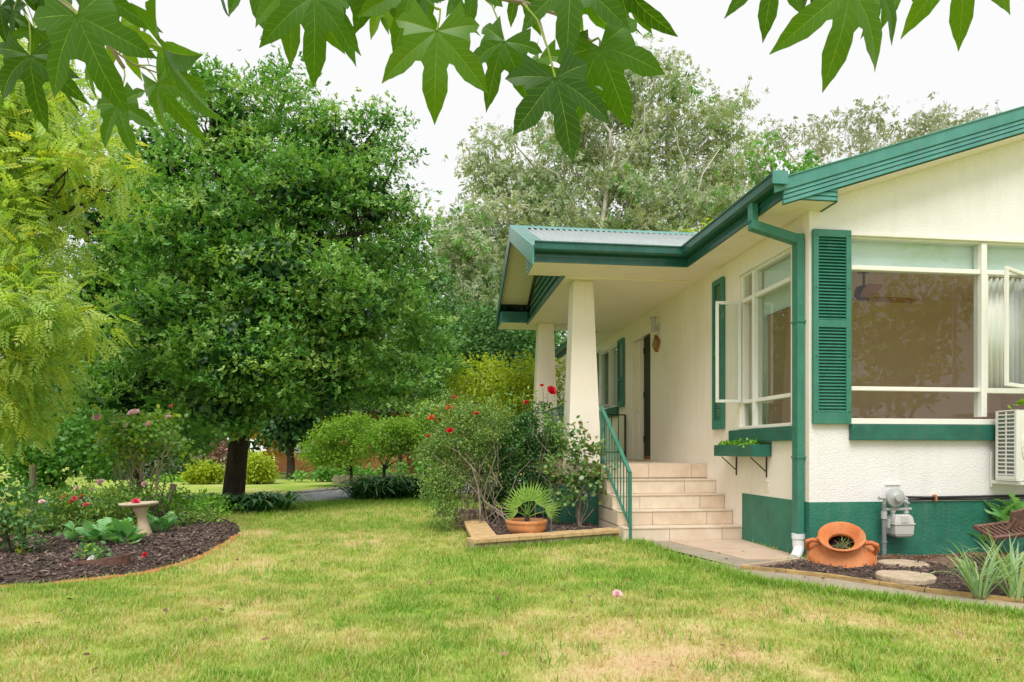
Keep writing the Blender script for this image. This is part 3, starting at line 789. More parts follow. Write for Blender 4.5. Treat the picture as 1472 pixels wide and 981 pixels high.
# soffits
for q_ in ((-.414, .108, -.232, -.002), (-.414, -.0055, -.001, 2.0), (-.414, -.001, 6.45, 13.5)): MB().box(*q_, S, S+.012).build('soffit', M['soffit'], house)
mb = MB(); a = [(.12,-.236,rz_(.12)-.235),(XR,-.236,rz_(XR)-.235),(XR,-.236,rz_(XR)-.225),(.12,-.236,rz_(.12)-.225)]
mb.prism(a, [(p[0], -.003, p[2]) for p in a]); mb.build('soffit', M['soffit'], house)
# fascia and gutter along the side eave, mitred into the porch gutter
def gutter_profile():
    # (out, z) outline of a quad gutter hung in front of the fascia, out = distance from fascia face
    return [(0,3.455),(.085,3.455),(.112,3.475),(.112,3.545),(.125,3.552),(.125,3.566),(.108,3.566),(.100,3.552),(.100,3.478),(.08,3.467),(.012,3.467),(.012,3.552),(0,3.552)]
def extrude_out(mb, prof, pts, outs):
    """pts: plan polyline of the fascia line; outs: outward plan vector at each point (mitre included)"""
    n = len(prof)
    rings = []
    for p, o_ in zip(pts, outs):
        rings.append([(p[0]+o_[0]*q[0], p[1]+o_[1]*q[0], q[1]) for q in prof])
    vs = [q for r_ in rings for q in r_]; fs = []
    for i in range(len(pts)-1):
        for k in range(n): fs.append((i*n+k, i*n+(k+1)%n, (i+1)*n+(k+1)%n, (i+1)*n+k))
    fs.append(tuple(range(n))[::-1]); fs.append(tuple(range((len(pts)-1)*n, len(pts)*n)))
    mb.add(vs, fs)
PY0, PY1, PXG = 2.0, 6.45, -2.36            # porch eave lines and gable end
line = [(-.414,-.30),(-.414,PY0),(PXG,PY0)]
outs = [(-1,0),(-1,-1),(0,-1)]
mb = MB(); extrude_out(mb, gutter_profile(), line, outs); mb.build('gutter', M['green_metal'], house)
fp = [(0,3.344),(.010,3.344),(.010,3.372),(.004,3.378),(.004,3.40),(.012,3.404),(.012,3.44),(.004,3.446),(.004,3.53),(-.012,3.53),(-.012,3.344)]
mb = MB(); extrude_out(mb, fp, [(-.414,-.235),(-.414,PY0),(PXG,PY0)], outs); mb.build('fascia', M['green_metal'], house)
mb = MB(); extrude_out(mb, gutter_profile(), [(-.414,13.5),(-.414,PY1),(PXG,PY1)], [(-1,0),(-1,1),(0,1)]); mb.build('gutter', M['green_metal'], house)
mb = MB(); extrude_out(mb, fp, [(-.414,13.5),(-.414,PY1),(PXG,PY1)], [(-1,0),(-1,1),(0,1)]); mb.build('fascia', M['green_metal'], house)
mb = MB(); mb.box(-.545,-.40,-.315,-.30,3.452,3.568); mb.build('gutter_end', M['green_sheen'], house)

# porch roof: gable facing left, ridge along x'
PYC = (PY0+PY1)/2; PZ = 3.52; PSL = .44
pap = PZ + (PYC-PY0)*PSL
for sgn, y_e in ((-1, PY0), (1, PY1)):
    L = math.hypot(PYC-PY0+.06, (PYC-PY0+.06)*PSL)
    corrugated('porch_roof_sheet', (PXG+.13, PYC, pap+.012), (1,0,0), (0, sgn*1.0, -PSL), 0, L, 4.6, .090, .017, M['iron_roof'], house)
rc = MB(); rc.prism([(PXG-.02,PYC-.11,pap-.018),(PXG-.02,PYC,pap+.055),(PXG-.02,PYC+.11,pap-.018),(PXG-.02,PYC,pap+.03)],
                    [(2.2,PYC-.11,pap-.018),(2.2,PYC,pap+.055),(2.2,PYC+.11,pap-.018),(2.2,PYC,pap+.03)]); rc.build('ridge_cap', M['green_sheen'], house)
# flashing strip and barge boards on the gable end
for sgn, y_e in ((-1, PY0), (1, PY1)):
    def q(y_off, dz, x): return (x, PYC + sgn*y_off, pap - y_off*PSL + dz)
    W = PYC-PY0+.07
    mb = MB(); mb.prism([q(0,.03,PXG-.01),q(W,.03,PXG-.01),q(W,.018,PXG-.01),q(0,.018,PXG-.01)], [q(0,.03,PXG+.20),q(W,.03,PXG+.20),q(W,.018,PXG+.20),q(0,.018,PXG+.20)])
    mb.build('barge_flashing', M['roof_green'], house)
    mb = MB(); mb.prism([q(0,.034,PXG-.02),q(W,.034,PXG-.02),q(W,-.20,PXG-.02),q(0,-.20,PXG-.02)], [q(0,.034,PXG),q(W,.034,PXG),q(W,-.20,PXG),q(0,-.20,PXG)])
    mb.build('barge_board', M['green_sheen'] if sgn < 0 else M['green_metal'], house)  # near board in the sheen-lightened green, far one left dark
    # soffit under the overhanging gable slope
    mb = MB(); W2 = PYC-PY0-.56; W_s = W; W = W2
    mb.prism([q(0,-.06,PXG),q(W,-.06,PXG),q(W,-.07,PXG),q(0,-.07,PXG)], [q(0,-.06,-1.86),q(W,-.06,-1.86),q(W,-.07,-1.86),q(0,-.07,-1.86)])
    mb.build('gable_soffit', M['soffit'], house); W = W_s
    # boxed eave return at the gable end
    ya, yb = (PY0-.005, PY0+.60) if sgn < 0 else (PY1-.65, PY1+.005)
    zt_ = PZ + .60*PSL - .02
    for k in range(4):
        z0 = S + .004 + k*.05
        yy0, yy1 = (ya, yb) if sgn < 0 else (ya, yb)
        mb = MB(); mb.prism([(PXG+.0,yy0,z0),(PXG+.0,yy1,z0),(PXG+.008,yy1,z0+.045),(PXG+.008,yy0,z0+.045)],
                            [(PXG+.03,yy0,z0),(PXG+.03,yy1,z0),(PXG+.03,yy1,z0+.045),(PXG+.03,yy0,z0+.045)])
        mb.build('eave_end_board', M['green_sheen'] if sgn < 0 else M['green'], house)  # near boards carry the painted sky sheen
    yi = yb if sgn < 0 else ya
    for k in range(4):
        z0 = S + .004 + k*.05
        MB().box(PXG+.03, -1.87, yi-.012, yi, z0, z0+.045).build('return_board', M['green'], house)
# porch ceiling and beams
mb = MB(); mb.box(PXG+.02, -.416, PY0+.012, PY0+.60, S-.0, S+.012); mb.box(PXG+.02, -.416, PY1-.65, PY1-.012, S, S+.012); mb.box(-1.86, -.0, PY0+.60, PY1-.65, S+.002, S+.014); mb.box(-.416, 0, PY0, PY1, S+.001, S+.013)
mb.build('porch_ceiling', M['soffit'], house)
mb = MB(); mb.box(-1.84, -.12, 2.60, 2.64, S-.022, S-.001); mb.build('ceiling_batten', M['cream_smooth'], house)
# gable weatherboards
gw = MB().prism([(-1.845,2.66,S+.003),(-1.845,PYC,S+.003+(PYC-2.66)*PSL+.1),(-1.845,5.83,S+.003)], [(-1.80,2.66,S+.003),(-1.80,PYC,S+.003+(PYC-2.66)*PSL+.1),(-1.80,5.83,S+.003)]).build('gable_wall', M['green'], house)
nb = 8; bh = .11
for k in range(nb):
    z0 = S - .012 + k*bh; z1 = z0 + bh - .006
    half0 = max(.02, 1.63 - (z0-S)/PSL*.93); half1 = max(.0, 1.63 - (z1-S)/PSL*.93)
    if half1 <= .02: break
    mb = MB(); mb.prism([(-1.885,PYC-half0,z0),(-1.885,PYC+half0,z0),(-1.860,PYC+half1,z1),(-1.860,PYC-half1,z1)],
                        [(-1.848,PYC-half0,z0),(-1.848,PYC+half0,z0),(-1.848,PYC+half1,z1),(-1.848,PYC-half1,z1)])
    mb.build('weatherboard', M['green'], gw)
# columns, tapered
def column(xc, yc, zb, label):
    w0, w1 = .225, .135
    mb = MB(); mb.prism([(xc-w0,yc-w0,zb),(xc+w0,yc-w0,zb),(xc+w0,yc+w0,zb),(xc-w0,yc+w0,zb)], [(xc-w1,yc-w1,S-.02),(xc+w1,yc-w1,S-.02),(xc+w1,yc+w1,S-.02),(xc-w1,yc+w1,S-.02)])
    o = mb.build('porch_column', M['cream'], house, bevel=.006, label=label)
    MB().box(xc-w1+.012, xc+w1-.012, yc-w1+.012, yc+w1-.012, S-.02, S).build('column_cap', M['cream_smooth'], o)
column(-1.56, 2.885, .877, 'front tapered cream column')
column(-1.54, 5.86, .877, 'rear tapered cream column')
# porch slab
MB().box(-1.86, -.004, 2.72, 5.98, -.1, .70).build('porch_base', M['plinth'], house)
MB().box(-1.37, -.004, 2.34, 2.72, -.1, .70).build('stair_core', M['grout'], house)
sb = MB().box(-1.88, -.004, 2.70, 6.0, .701, .860).box(-1.42, -.004, 2.372, 2.70, .70, .860).build('porch_floor', M['grout'], house)
# floor tiles and edge tiles
tmesh = {}
def tile(x0, x1, y0, y1, z0, z1, parent, mat='tile', bev=.0015):
    return MB().box(x0, x1, y0, y1, z0, z1).build('tile', M[mat], parent)
random.seed(3)
tw = .40
for i in range(5):
    for j in range(9):
        xx0 = -1.875 + i*tw; xx1 = min(xx0+tw-.005, -.004); yy0 = 2.38 + j*tw; yy1 = min(yy0+tw-.005, 6.0)
        if yy0 < 2.69 and xx1 < -1.40: continue
        if yy0 < 2.69: xx0 = max(xx0, -1.42)
        tile(xx0, xx1, yy0, yy1, .862, .876, sb, random.choice(['tile', 'tile_b']))
for x0, x1 in ((-1.42,-1.385),(-1.38,-.79),(-.785,-.21),(-.205,-.004)): tile(x0, x1, 2.355, 2.3705, .702, .876, sb)
for x0, x1 in ((-1.875,-1.425),): tile(x0, x1, 2.683, 2.6985, .702, .876, sb)
for j in range(8): tile(-1.895, -1.8815, 2.70+j*.41, 2.70+j*.41+.405, .702, .876, sb)
# steps
RIS = [1.36, 1.60, 1.825, 2.07]; NEXT = [1.60, 1.825, 2.07, 2.36]
joints = [[-.88,-.25],[-1.0,-.33],[-1.08,-.32],[-1.16,-.42]]
LFT = -1.42
for k in range(4):
    z0 = .171*k + .02*0; z1 = z0 + .171
    st = MB().box(LFT+.012, -.006, RIS[k]+.012, 2.5, max(z0,-.02)-.02 if k else -.1, z1-.014).build('step', M['grout'], house)
    xs_ = [LFT] + joints[k] + [-.004]
    for a_, b_ in zip(xs_[:-1], xs_[1:]):
        tile(a_+.003, b_-.003, RIS[k], RIS[k]+.0115, z0+.003 if k else .014, z1-.016, st, random.choice(['tile_b','tile_b','tile']))
        tile(a_+.003, b_-.003, RIS[k]-.008, NEXT[k]-.002, z1-.0135, z1, st, random.choice(['tile_b','tile']))
    yb_ = RIS[k]
    tile(LFT-.001, LFT+.0115, RIS[k]+.013, 2.45, z0+.003 if k else -.05, z1-.015, st, 'tile_b')
# stair handrail in flat green bar with balusters, and porch railings
rl = MB()
p0 = Vector((-1.345, 1.37, .80)); p1 = Vector((-1.40, 2.42, 1.62))
def bar(mb, a, b, w_, h_):
    a = Vector(a); b = Vector(b); d = (b-a).normalized(); s_ = d.cross(Vector((0,0,1)))
    s_ = s_.normalized() if s_.length > 1e-5 else Vector((1,0,0)); u_ = s_.cross(d).normalized()
    vs = []
    for p in (a, b):
        for (i, j) in ((-1,-1),(1,-1),(1,1),(-1,1)): vs.append(p + s_*w_/2*i + u_*h_/2*j)
    mb.add(vs, [(3,2,1,0),(4,5,6,7),(0,1,5,4),(1,2,6,5),(2,3,7,6),(3,0,4,7)])
rl_o = None
mb = MB(); bar(mb, p0, p1, .040, .022); rail1 = mb.build('stair_railing', M['green_shutter'], house)
mb = MB(); bar(mb, (p0.x, p0.y, .80), (p0.x, p0.y, .03), .036, .036); bar(mb, (p1.x, p1.y, 1.60), (p1.x, p1.y, .88), .03, .03); mb.build('post', M['green_shutter'], rail1)
mb = MB(); bar(mb, (p0.x, p0.y+.01, .20), (p1.x, p1.y-.01, .965), .026, .02); mb.build('bottom_rail', M['green_shutter'], rail1)
for i in range(1, 10):
    t_ = i/10.0; a_ = p0.lerp(p1, t_); zb = .20 + (.965-.20)*t_
    mb = MB(); bar(mb, (a_.x, a_.y, zb), (a_.x, a_.y, a_.z), .012, .012); mb.build('baluster', M['green_shutter'], rail1)
def railing(a, b, z0, z1, n, mat, posts=True):
    a = Vector((*a, 0)); b = Vector((*b, 0))
    mb = MB(); bar(mb, (a.x,a.y,z1), (b.x,b.y,z1), .03, .02); bar(mb, (a.x,a.y,z0), (b.x,b.y,z0), .02, .02)
    o = mb.build('porch_railing', mat, house)
    for i in range(n+1):
        q_ = a.lerp(b, i/n); mb = MB(); th = .028 if i in (0, n) else .013
        bar(mb, (q_.x,q_.y,z0 if 0 < i < n else .878), (q_.x,q_.y,z1), th, th); mb.build('baluster', mat, o)
railing((-1.60, 3.13), (-1.58, 5.62), .98, 1.74, 20, M['green_shutter'])
railing((-1.30, 5.9), (-.03, 5.9), 1.02, 1.71, 10, M['black_metal'])

# downpipe: drop from gutter, swan neck, long leg, bracket, PVC shoe
mb = MB()
def sqtube(mb, pts, wx, wy):
    rings = []
    pts = [Vector(p) for p in pts]
    for i, p in enumerate(pts):
        rings.append([p + Vector(q) for q in ((-wx,-wy,0),(wx,-wy,0),(wx,wy,0),(-wx,wy,0))])
    vs = [q for r_ in rings for q in r_]; n = 4; fs = []
    for i in range(len(pts)-1):
        for k in range(4): fs.append((i*4+k, i*4+(k+1)%4, (i+1)*4+(k+1)%4, (i+1)*4+k))
    fs.append((3,2,1,0)); e = (len(pts)-1)*4; fs.append((e,e+1,e+2,e+3)); mb.add(vs, fs)
sqtube(mb, [(-.47,.20,3.46),(-.47,.20,3.26)], .033, .045)
# sloping neck
vsn = [(-.503,.155,3.21),(-.503,.245,3.21),(-.503,.245,3.30),(-.503,.155,3.30)]
vsm = [(-.085,.065,3.055),(-.085,.155,3.055),(-.085,.155,3.145),(-.085,.065,3.145)]
mb.add(vsn+vsm, [(3,2,1,0),(4,5,6,7),(0,1,5,4),(1,2,6,5),(2,3,7,6),(3,0,4,7)])
sqtube(mb, [(-.0525,.11,3.145),(-.0525,.11,.22)], .036, .05)
dp = mb.build('downpipe', M['green_shutter'], house, bevel=.004)
for z in (.985, 2.30): MB().box(-.094, .0, .052, .168, z-.011, z+.011).build('bracket', M['green_shutter'], dp, bevel=.002)
pv = MB(); pv.tube([(-.052,.108,.235),(-.052,.108,.13),(-.06,.09,.09),(-.11,.04,.05),(-.17,-.02,.022)], [.054,.054,.05,.048,.046], 20)
pv.tube([(-.052,.108,.245),(-.052,.108,.195)], .061, 20)
pv.build('pipe_shoe', M['pvc'], dp, smooth=True)

# wall vents
def vent(axis, a0, a1, z0, z1, rows, mat):
    mb = MB()
    for r_ in range(rows+1):
        z = z0 + (z1-z0)*r_/rows; mb.box(*twoside(axis, a0, a1, -.008, 0, z-.006, z+.006))
    o = mb.build('wall_vent', mat, house)
    return o
vent('y', .76, .90, .62, .72, 4, M['cream'])
mb = MB(); mb.box(.775,.935,-.012,0,.715,.732); mb.box(.775,.785,-.004,0,.60,.715); mb.box(.925,.935,-.004,0,.60,.715); mb.build('wall_vent', M['stucco'], house)
# vent pipes behind the porch ridge
for x, h in ((-.5,.14),(-.2,.2),(-.08,.1),(.2,.12)):
    MB().tube([(x,4.9,pap-.35),(x,4.9,pap+h)], .012, 8).build('vent_pipe', M['white_paint'], house)
# conduit along the front wall
mb = MB(); mb.tube([(.90,-.03,.60),(1.2,-.028,.592),(2.2,-.028,.60),(4.5,-.028,.60)], .013, 8); cd = mb.build('conduit', M['black_metal'], house)
MB().tube([(.90,-.022,.572),(4.5,-.022,.575)], .008, 8).build('copper_pipe', M['bronze'], cd)
MB().box(1.28,1.295,-.05,0,.56,.62).build('clip', M['terra_pale'], cd)

def hthing(name, label, cat, loc, rz=0, group=None):
    return thing(name, label, cat, H2W(*loc), HA + rz, group)

# ceiling fan
fan = hthing('ceiling_fan', 'bronze ceiling fan with brown timber blades seen through the front window', 'ceiling fan', (1.62, 1.5, 2.90))
MB().tube([(0,0,.37),(0,0,.31)], [.065,.07], 20).build('ceiling_canopy', M['bronze'], fan, smooth=True)
MB().tube([(0,0,.32),(0,0,.14)], .014, 10).build('rod', M['bronze'], fan)
MB().lathe([(.05,.15),(.085,.135),(.105,.09),(.105,.03),(.09,.02),(.085,0),(.06,-.02),(.0,-.025)], 24).build('motor', M['bronze'], fan, smooth=True)
for a_ in (4, 124, 244):
    mb = MB(); n = 10; top = []; 
    for i in range(n+1):
        s_ = i/n; x = .07 + s_*.66; wd = .05 + .03*math.sin(s_*2.4); 
        top.append((x, wd)); 
    vs = [(x, -w_, .01) for x, w_ in top] + [(x, w_, -.012) for x, w_ in top] + [(x, -w_, .002) for x, w_ in top] + [(x, w_, -.02) for x, w_ in top]
    N = n+1; fs = []
    for i in range(n):
        fs += [(i,i+1,N+i+1,N+i),(2*N+i,3*N+i,3*N+i+1,2*N+i+1),(i,2*N+i,2*N+i+1,i+1),(N+i,N+i+1,3*N+i+1,3*N+i)]
    fs += [(0,N,3*N,2*N),(n,2*N+n,3*N+n,N+n)]
    mb.add(vs, fs); b_ = mb.build('blade', M['fan_wood'], fan); b_.rotation_euler = (0,0,R(a_))

# air conditioner
ac = hthing('air_conditioner', 'white outdoor air conditioner unit hung under the front window', 'air conditioner', (1.87, -.10, .76))
W_, D_, H_ = .80, .235, .675
mb = MB(); mb.box(0.02, W_, -D_, -D_+.012, 0, H_); mb.box(0, W_, -D_, 0, H_-.012, H_); mb.box(0, W_, -D_, 0, 0, .012); mb.box(W_-.012, W_, -D_, 0, .012, H_-.012); mb.box(0, .03, -D_, -D_+.03, .012, H_-.012); mb.box(0,.012,-.03,0,.012,H_-.012); mb.box(0,.012,-D_+.03,-.03,.012,.05); 
case = mb.build('casing', M['ac'], ac, bevel=.006)
MB().box(.014, .03, -D_+.03, -.02, .03, H_-.03).build('coil', M['pipe_grey'], ac)
for i in range(16): MB().box(-.002, .010, -D_+.03, -.03, .055+i*.038, .055+i*.038+.014).build('louvre', M['ac'], case)
MB().box(-.003, .010, -.125, -.115, .05, H_-.02).build('louvre_post', M['ac'], case)
Mf = Matrix.Translation((.34, -D_-.004, .33)) @ Matrix.Rotation(R(90), 4, 'X')
mb = MB()
for r_ in (.285, .255, .225, .195, .165, .135, .105, .075):
    pts = [Mf @ Vector((r_*math.cos(2*math.pi*k/40), r_*math.sin(2*math.pi*k/40), 0)) for k in range(41)]
    mb.tube(pts, .009 if r_ == .285 else .0032, 5, False)
for k in range(12):
    a_ = k*math.pi/6; mb.tube([Mf @ Vector((.05*math.cos(a_), .05*math.sin(a_), 0)), Mf @ Vector((.285*math.cos(a_), .285*math.sin(a_), 0))], .003, 5)
mb.build('fan_guard', M['ac'], ac, smooth=True)
mb = MB(); mb.lathe([(.05,0),(.05,.012),(0,.015)], 20, Mf); mb.build('badge_hub', M['ac'], ac)
mb = MB(); mb.lathe([(.28,-.008),(.28,-.0085),(.0,-.009)], 32, Mf); mb.build('fan_hole_shade', M['dark'], ac)  # dark disc painted as the shade behind the fan guard
mb = MB()
for x in (.03, .68): mb.box(x, x+.03, -D_-.02, .09, -.035, -.003); mb.box(x, x+.03, .075, .095, -.07, .28)
mb.build('bracket', M['ac'], ac, bevel=.003)

# gas meter
gm = hthing('gas_meter', 'grey gas meter with round regulator and pipework on the green wall base', 'gas meter', (.86, -.10, 0))
mb = MB()
for (w0, d0, z0, w1, d1, z1) in ((.07,.05,.225,.095,.065,.25),(.095,.065,.25,.10,.07,.345),(.107,.078,.345,.107,.078,.36),(.10,.07,.36,.088,.06,.425),(.088,.06,.425,.07,.05,.44)):
    mb.prism([(-w0,-d0,z0),(w0,-d0,z0),(w0,d0,z0),(-w0,d0,z0)], [(-w1,-d1,z1),(w1,-d1,z1),(w1,d1,z1),(-w1,d1,z1)])
mb.build('meter_body', M['meter'], gm, bevel=.008)
MB().box(-.04,.03,-.078,-.062,.365,.425).build('meter_dial', M['meter'], gm, bevel=.003)
mb = MB(); mb.tube([(-.075,0,.43),(-.075,0,.51)], .018, 12); mb.tube([(.065,0,.43),(.065,0,.60),(.065,.05,.60)], .015, 12); mb.tube([(-.16,0,.49),(.115,0,.49)], .014, 12)
mb.tube([(-.075,0,.46),(-.075,0,.475)], .026, 12); mb.tube([(.065,0,.45),(.065,0,.47)], .024, 12)
mb.build('meter_pipe', M['grey_metal'], gm, smooth=True)
mb = MB(); mb.tube([(-.165,.0,-.02),(-.165,0,.54)], .021, 12); mb.tube([(-.165,0,.17),(-.165,0,.19)], .026, 12); mb.build('riser_pipe', M['pipe_grey'], gm, smooth=True)
mb = MB(); mb.tube([(-.165,0,.40),(-.165,0,.47)], .027, 10); mb.obox((-.145,-.03,.36),(.02,.03,.08)); mb.build('valve', M['grey_metal'], gm)
Mr = Matrix.Translation((-.075, -.03, .605)) @ Matrix.Rotation(R(90), 4, 'X')
MB().lathe([(.03,-.06),(.03,-.03),(.088,-.022),(.092,-.008),(.092,.008),(.088,.018),(.05,.03),(.035,.045),(.035,.06),(0,.062)], 28, Mr).build('regulator', M['grey_metal'], gm, smooth=True)
mb = MB(); mb.tube([(-.235,-.02,.60),(-.165,-.02,.60),(-.165,0,.54)], .017, 10); mb.tube([(0,-.03,.575),(.07,-.03,.545)], .013, 8); mb.build('elbow', M['grey_metal'], gm, smooth=True)

# flower box on the side wall
fb = hthing('flower_box', 'green timber flower box on brackets under the side window', 'flower box', (0, 0, 0))
mb = MB(); mb.box(-.215,-.20,.70,1.66,.985,1.115); mb.box(-.20,-.012,.70,.715,.985,1.115); mb.box(-.20,-.012,1.645,1.66,.985,1.115); mb.box(-.20,-.012,.715,1.645,.985,1.0); mb.box(-.012,-.003,.70,1.66,.985,1.14)
mb.build('trough', M['green'], fb, bevel=.003)
MB().box(-.20,-.012,.716,1.644,1.0,1.095).build('potting_soil', M['soil'], fb)
for y in (.80, 1.5):
    mb = MB(); bar(mb, (-.006,y,.98), (-.006,y,.76), .02, .006); bar(mb, (-.19,y,.978), (-.01,y,.82), .02, .008); mb.build('bracket', M['bronze'], fb)
def leafclump(name, centers, per, spread, size, tmpl, mat, parent=None, label=None, cat=None, out=.6, droop=.25, sizevar=.35, upn=.8, kind='stuff', mats=None):
    c = np.repeat(np.asarray(centers, float), per, 0); N = len(c)
    off = rng.normal(0, 1, (N,3)); off[:,2] *= .7
    spread = np.asarray(spread, float)
    pos = c + off*spread
    d = nrm(off)*out + rng.normal(0, .6, (N,3)); d[:,2] -= droop
    n = rng.normal(0, .55, (N,3)); n[:,2] += upn; n += nrm(off)*.45
    ct = np.repeat(rng.random(len(centers)), per)
    t = np.clip(ct*.55 + rng.random(N)*.5 - .02, 0, 1)
    o = inst(name, *tmpl, pos, d, n, size*(1+rng.uniform(-sizevar, sizevar, N)), ML[mat], parent, t=t, kind=kind)
    if label: tag(o, label, cat)
    return o
pl = hthing('trailing_plant', 'low yellow green seedlings growing in the green flower box', 'plant', (0,0,0))
cs_ = [(rng.uniform(-.18,-.04), rng.uniform(.85,1.64), 1.115+rng.uniform(0,.02)) for _ in range(60)]
leafclump('foliage', cs_, 8, .018, .035, ROUND, 'bright', pl)
MB().tube([(-.1,.85,1.09),(-.1,1.6,1.11)], .006, 5).build('stem', M['bark_grey'], pl)

# wall lamp, plaque, leaning board on porch
lp = hthing('wall_lamp', 'small metal wall lamp above the plaque on the porch wall', 'lamp', (-.0, 4.15, 3.02))
MB().tube([(0,0,-.02),(-.08,0,-.02)], .018, 10).build('lamp_arm', M['grey_metal'], lp)
MB().tube([(-.10,0,.13),(-.10,0,-.09)], .034, 14).tube([(-.10,0,.14),(-.10,0,.13)],.06,14).build('lamp_body', M['grey_metal'], lp, smooth=True)
MB().tube([(-.004,0,-.06),(-.004,0,.02)], .04, 12).build('lamp_base', M['grey_metal'], lp)
pq = hthing('wall_plaque', 'brown diamond shaped timber plaque on the porch wall by the door', 'plaque', (-.0, 4.22, 2.76))
MB().obox((-.03,0,0),(.045,.20,.20),(R(38),0,0)).build('plaque_body', M['brown_wood'], pq, bevel=.004)
MB().obox((-.056,0,0),(.008,.13,.13),(R(38),0,0)).build('plaque_face', M['timber_edge'], pq)
bd = hthing('leaning_board', 'dark framed board leaning on the porch behind the stair railing', 'board', (-.75, 5.55, .88))
mb = MB(); mb.obox((0,0,.27),(.03,.32,.55),(0,R(10),R(25))); mb.build('board_panel', M['stake'], bd)
mb = MB(); mb.obox((.16,.05,.29),(.03,.05,.62),(R(14),R(8),0)); mb.obox((.1,-.12,.25),(.03,.05,.52),(-R(10),R(8),0)); mb.build('board_leg', M['black_metal'], bd)

# ------------------------------------------------------------------ sandstone bed edge
se = thing('garden_edging', 'low sandstone capped block edging round the palm and camellia bed', 'edging')
def wallrun(a, b, nblk, w_, mat_c, mat_b, gap=.004, last=False):
    a = Vector((*a,0)); b = Vector((*b,0)); d = (b-a); L = d.length; d.normalize(); n = Vector((-d.y, d.x, 0))
    for i in range(nblk):
        s0 = L*i/nblk + gap; s1 = L*(i+1)/nblk - gap
        q = []
        jit = random.uniform(-.004,.004)
        for s_, t_ in ((s0,-.01),(s1,-.01),(s1,w_),(s0,w_)):
            p = a + d*s_ + n*t_; q.append((p.x, p.y))
        MB().prism([(x,y,.085) for x,y in q], [(x,y,.13+jit) for x,y in q]).build('capstone', M[mat_c], se, bevel=.006)
        q = []
        for s_, t_ in ((s0,.008),(s1,.008),(s1,w_-.02),(s0,w_-.02)):
            p = a + d*s_ + n*t_; q.append((p.x, p.y))
        MB().prism([(x,y,-.04) for x,y in q], [(x,y,.086) for x,y in q]).build('block', M[mat_b], se, bevel=.005)
wallrun(ca, cb, 7, .20, 'sand', 'sand_low')
d_ = (Vector(cc)-Vector(ca)).normalized()
ca2 = Vector(ca) + d_*.225
wallrun(tuple(cc), tuple(ca2), 5, .27, 'sand', 'sand_low')

# timber edging of the front bed
te = thing('timber_edging', 'mossy timber board edging between the path and the front mulch bed', 'edging')
pts = [G(1066,820), G(1130,826), G(1200,834), G(1265,844), G(1330,854), G(1400,862), G(1472,870), (6.1,4.3,0)]
for a_, b_ in zip(pts[:-1], pts[1:]):
    a_ = Vector(a_); b_ = Vector(b_); mb = MB(); bar(mb, (a_.x,a_.y,.018), (b_.x-.004,b_.y,.018), .032, .055); mb.build('board', M['timber_edge'], te, bevel=.004)
a_ = Vector(pts[0]); b_ = Vector(H2W(-.12,-.10)); mb = MB(); bar(mb, (a_.x,a_.y,.02), (b_.x,b_.y,.02), .03, .05); mb.build('board', M['concrete_pink'], te)

# brick edging of the round bed
be = thing('brick_edging', 'sunken red brick edging along the round mulch bed', 'edging')
bp_ = [Vector(G(*q)) for q in ((0,847),(60,843),(120,837),(200,827),(260,813),(300,798),(325,783),(341,768))]
bp_ = [Vector((-6.1,4.6,0)), ] + bp_
def resample(ps, step):
    out = [ps[0]]; acc = 0
    for a_, b_ in zip(ps[:-1], ps[1:]):
        L = (b_-a_).length; s_ = step-acc
        while s_ <= L: out.append(a_.lerp(b_, s_/L)); s_ += step
        acc = L-(s_-step)
    return out
rb = resample(bp_, .235)
for a_, b_ in zip(rb[:-1], rb[1:]):
    mb = MB(); d_ = (b_-a_).normalized()*.008; z = random.uniform(-.004,.012)
    bar(mb, (a_.x+d_.x,a_.y+d_.y,z-.02), (b_.x-d_.x,b_.y-d_.y,z-.02), .10, .06); mb.build('brick', M['brick_red'], be, bevel=.006)

# ------------------------------------------------------------------ pots
def lathe_profile_pot(prof, n=40): return MB().lathe(prof, n, closed=True)
urn = thing('terracotta_urn', 'round terracotta urn with two handles lying tilted beside the downpipe', 'urn', (G(1213,818)[0], G(1201,818)[1]+.05, .0), -R(26))
body = MB()
prof = [(.10,-.02),(.19,.03),(.248,.06),(.27,.09),(.27,.105),(.25,.112),(.252,.122),(.272,.13),(.27,.148),(.248,.156),(.25,.166),(.262,.176),(.258,.19),(.235,.215),(.185,.255),(.15,.285),(.128,.30),(.138,.325),(.158,.345),(.176,.36),(.181,.374),(.172,.382),(.155,.370),(.125,.335),(.10,.31),(.098,.29),(.16,.24),(.21,.18),(.22,.12),(.15,.03),(.05,.02)]
T = Matrix.Rotation(R(36), 4, 'X') @ Matrix.Scale(1.03, 4)
body.lathe(prof, 48, T, closed=True)
ub = body.build('urn_body', M['terra'], urn, smooth=True)
MB().lathe([(.0,.16),(.21,.17),(.12,.19),(.0,.2)], 24, T).build('urn_soil', M['soil'], urn)
for s_ in (-1, 1):
    pts = [T @ Vector(q) for q in ((s_*.165,-.0,.30),(s_*.22,0,.315),(s_*.262,0,.29),(s_*.27,0,.245),(s_*.25,0,.19))]
    MB().tube(pts, [.017,.02,.022,.02,.018], 10).build('handle', M['terra'], urn, smooth=True)
q_ = T @ Vector((0,0,.20))
up_ = thing('dried_plant', 'straggly dry stems growing out of the terracotta urn mouth', 'plant', tuple(Vector(urn.location)+Matrix.Rotation(-R(26),3,'Z')@q_))
cs_ = [(rng.normal(0,.045), rng.normal(0,.03)-.02, .03+rng.uniform(0,.05)) for _ in range(12)]
leafclump('foliage', cs_, 4, .015, .06, BLADE, 'rosebush', up_)
mb = MB()
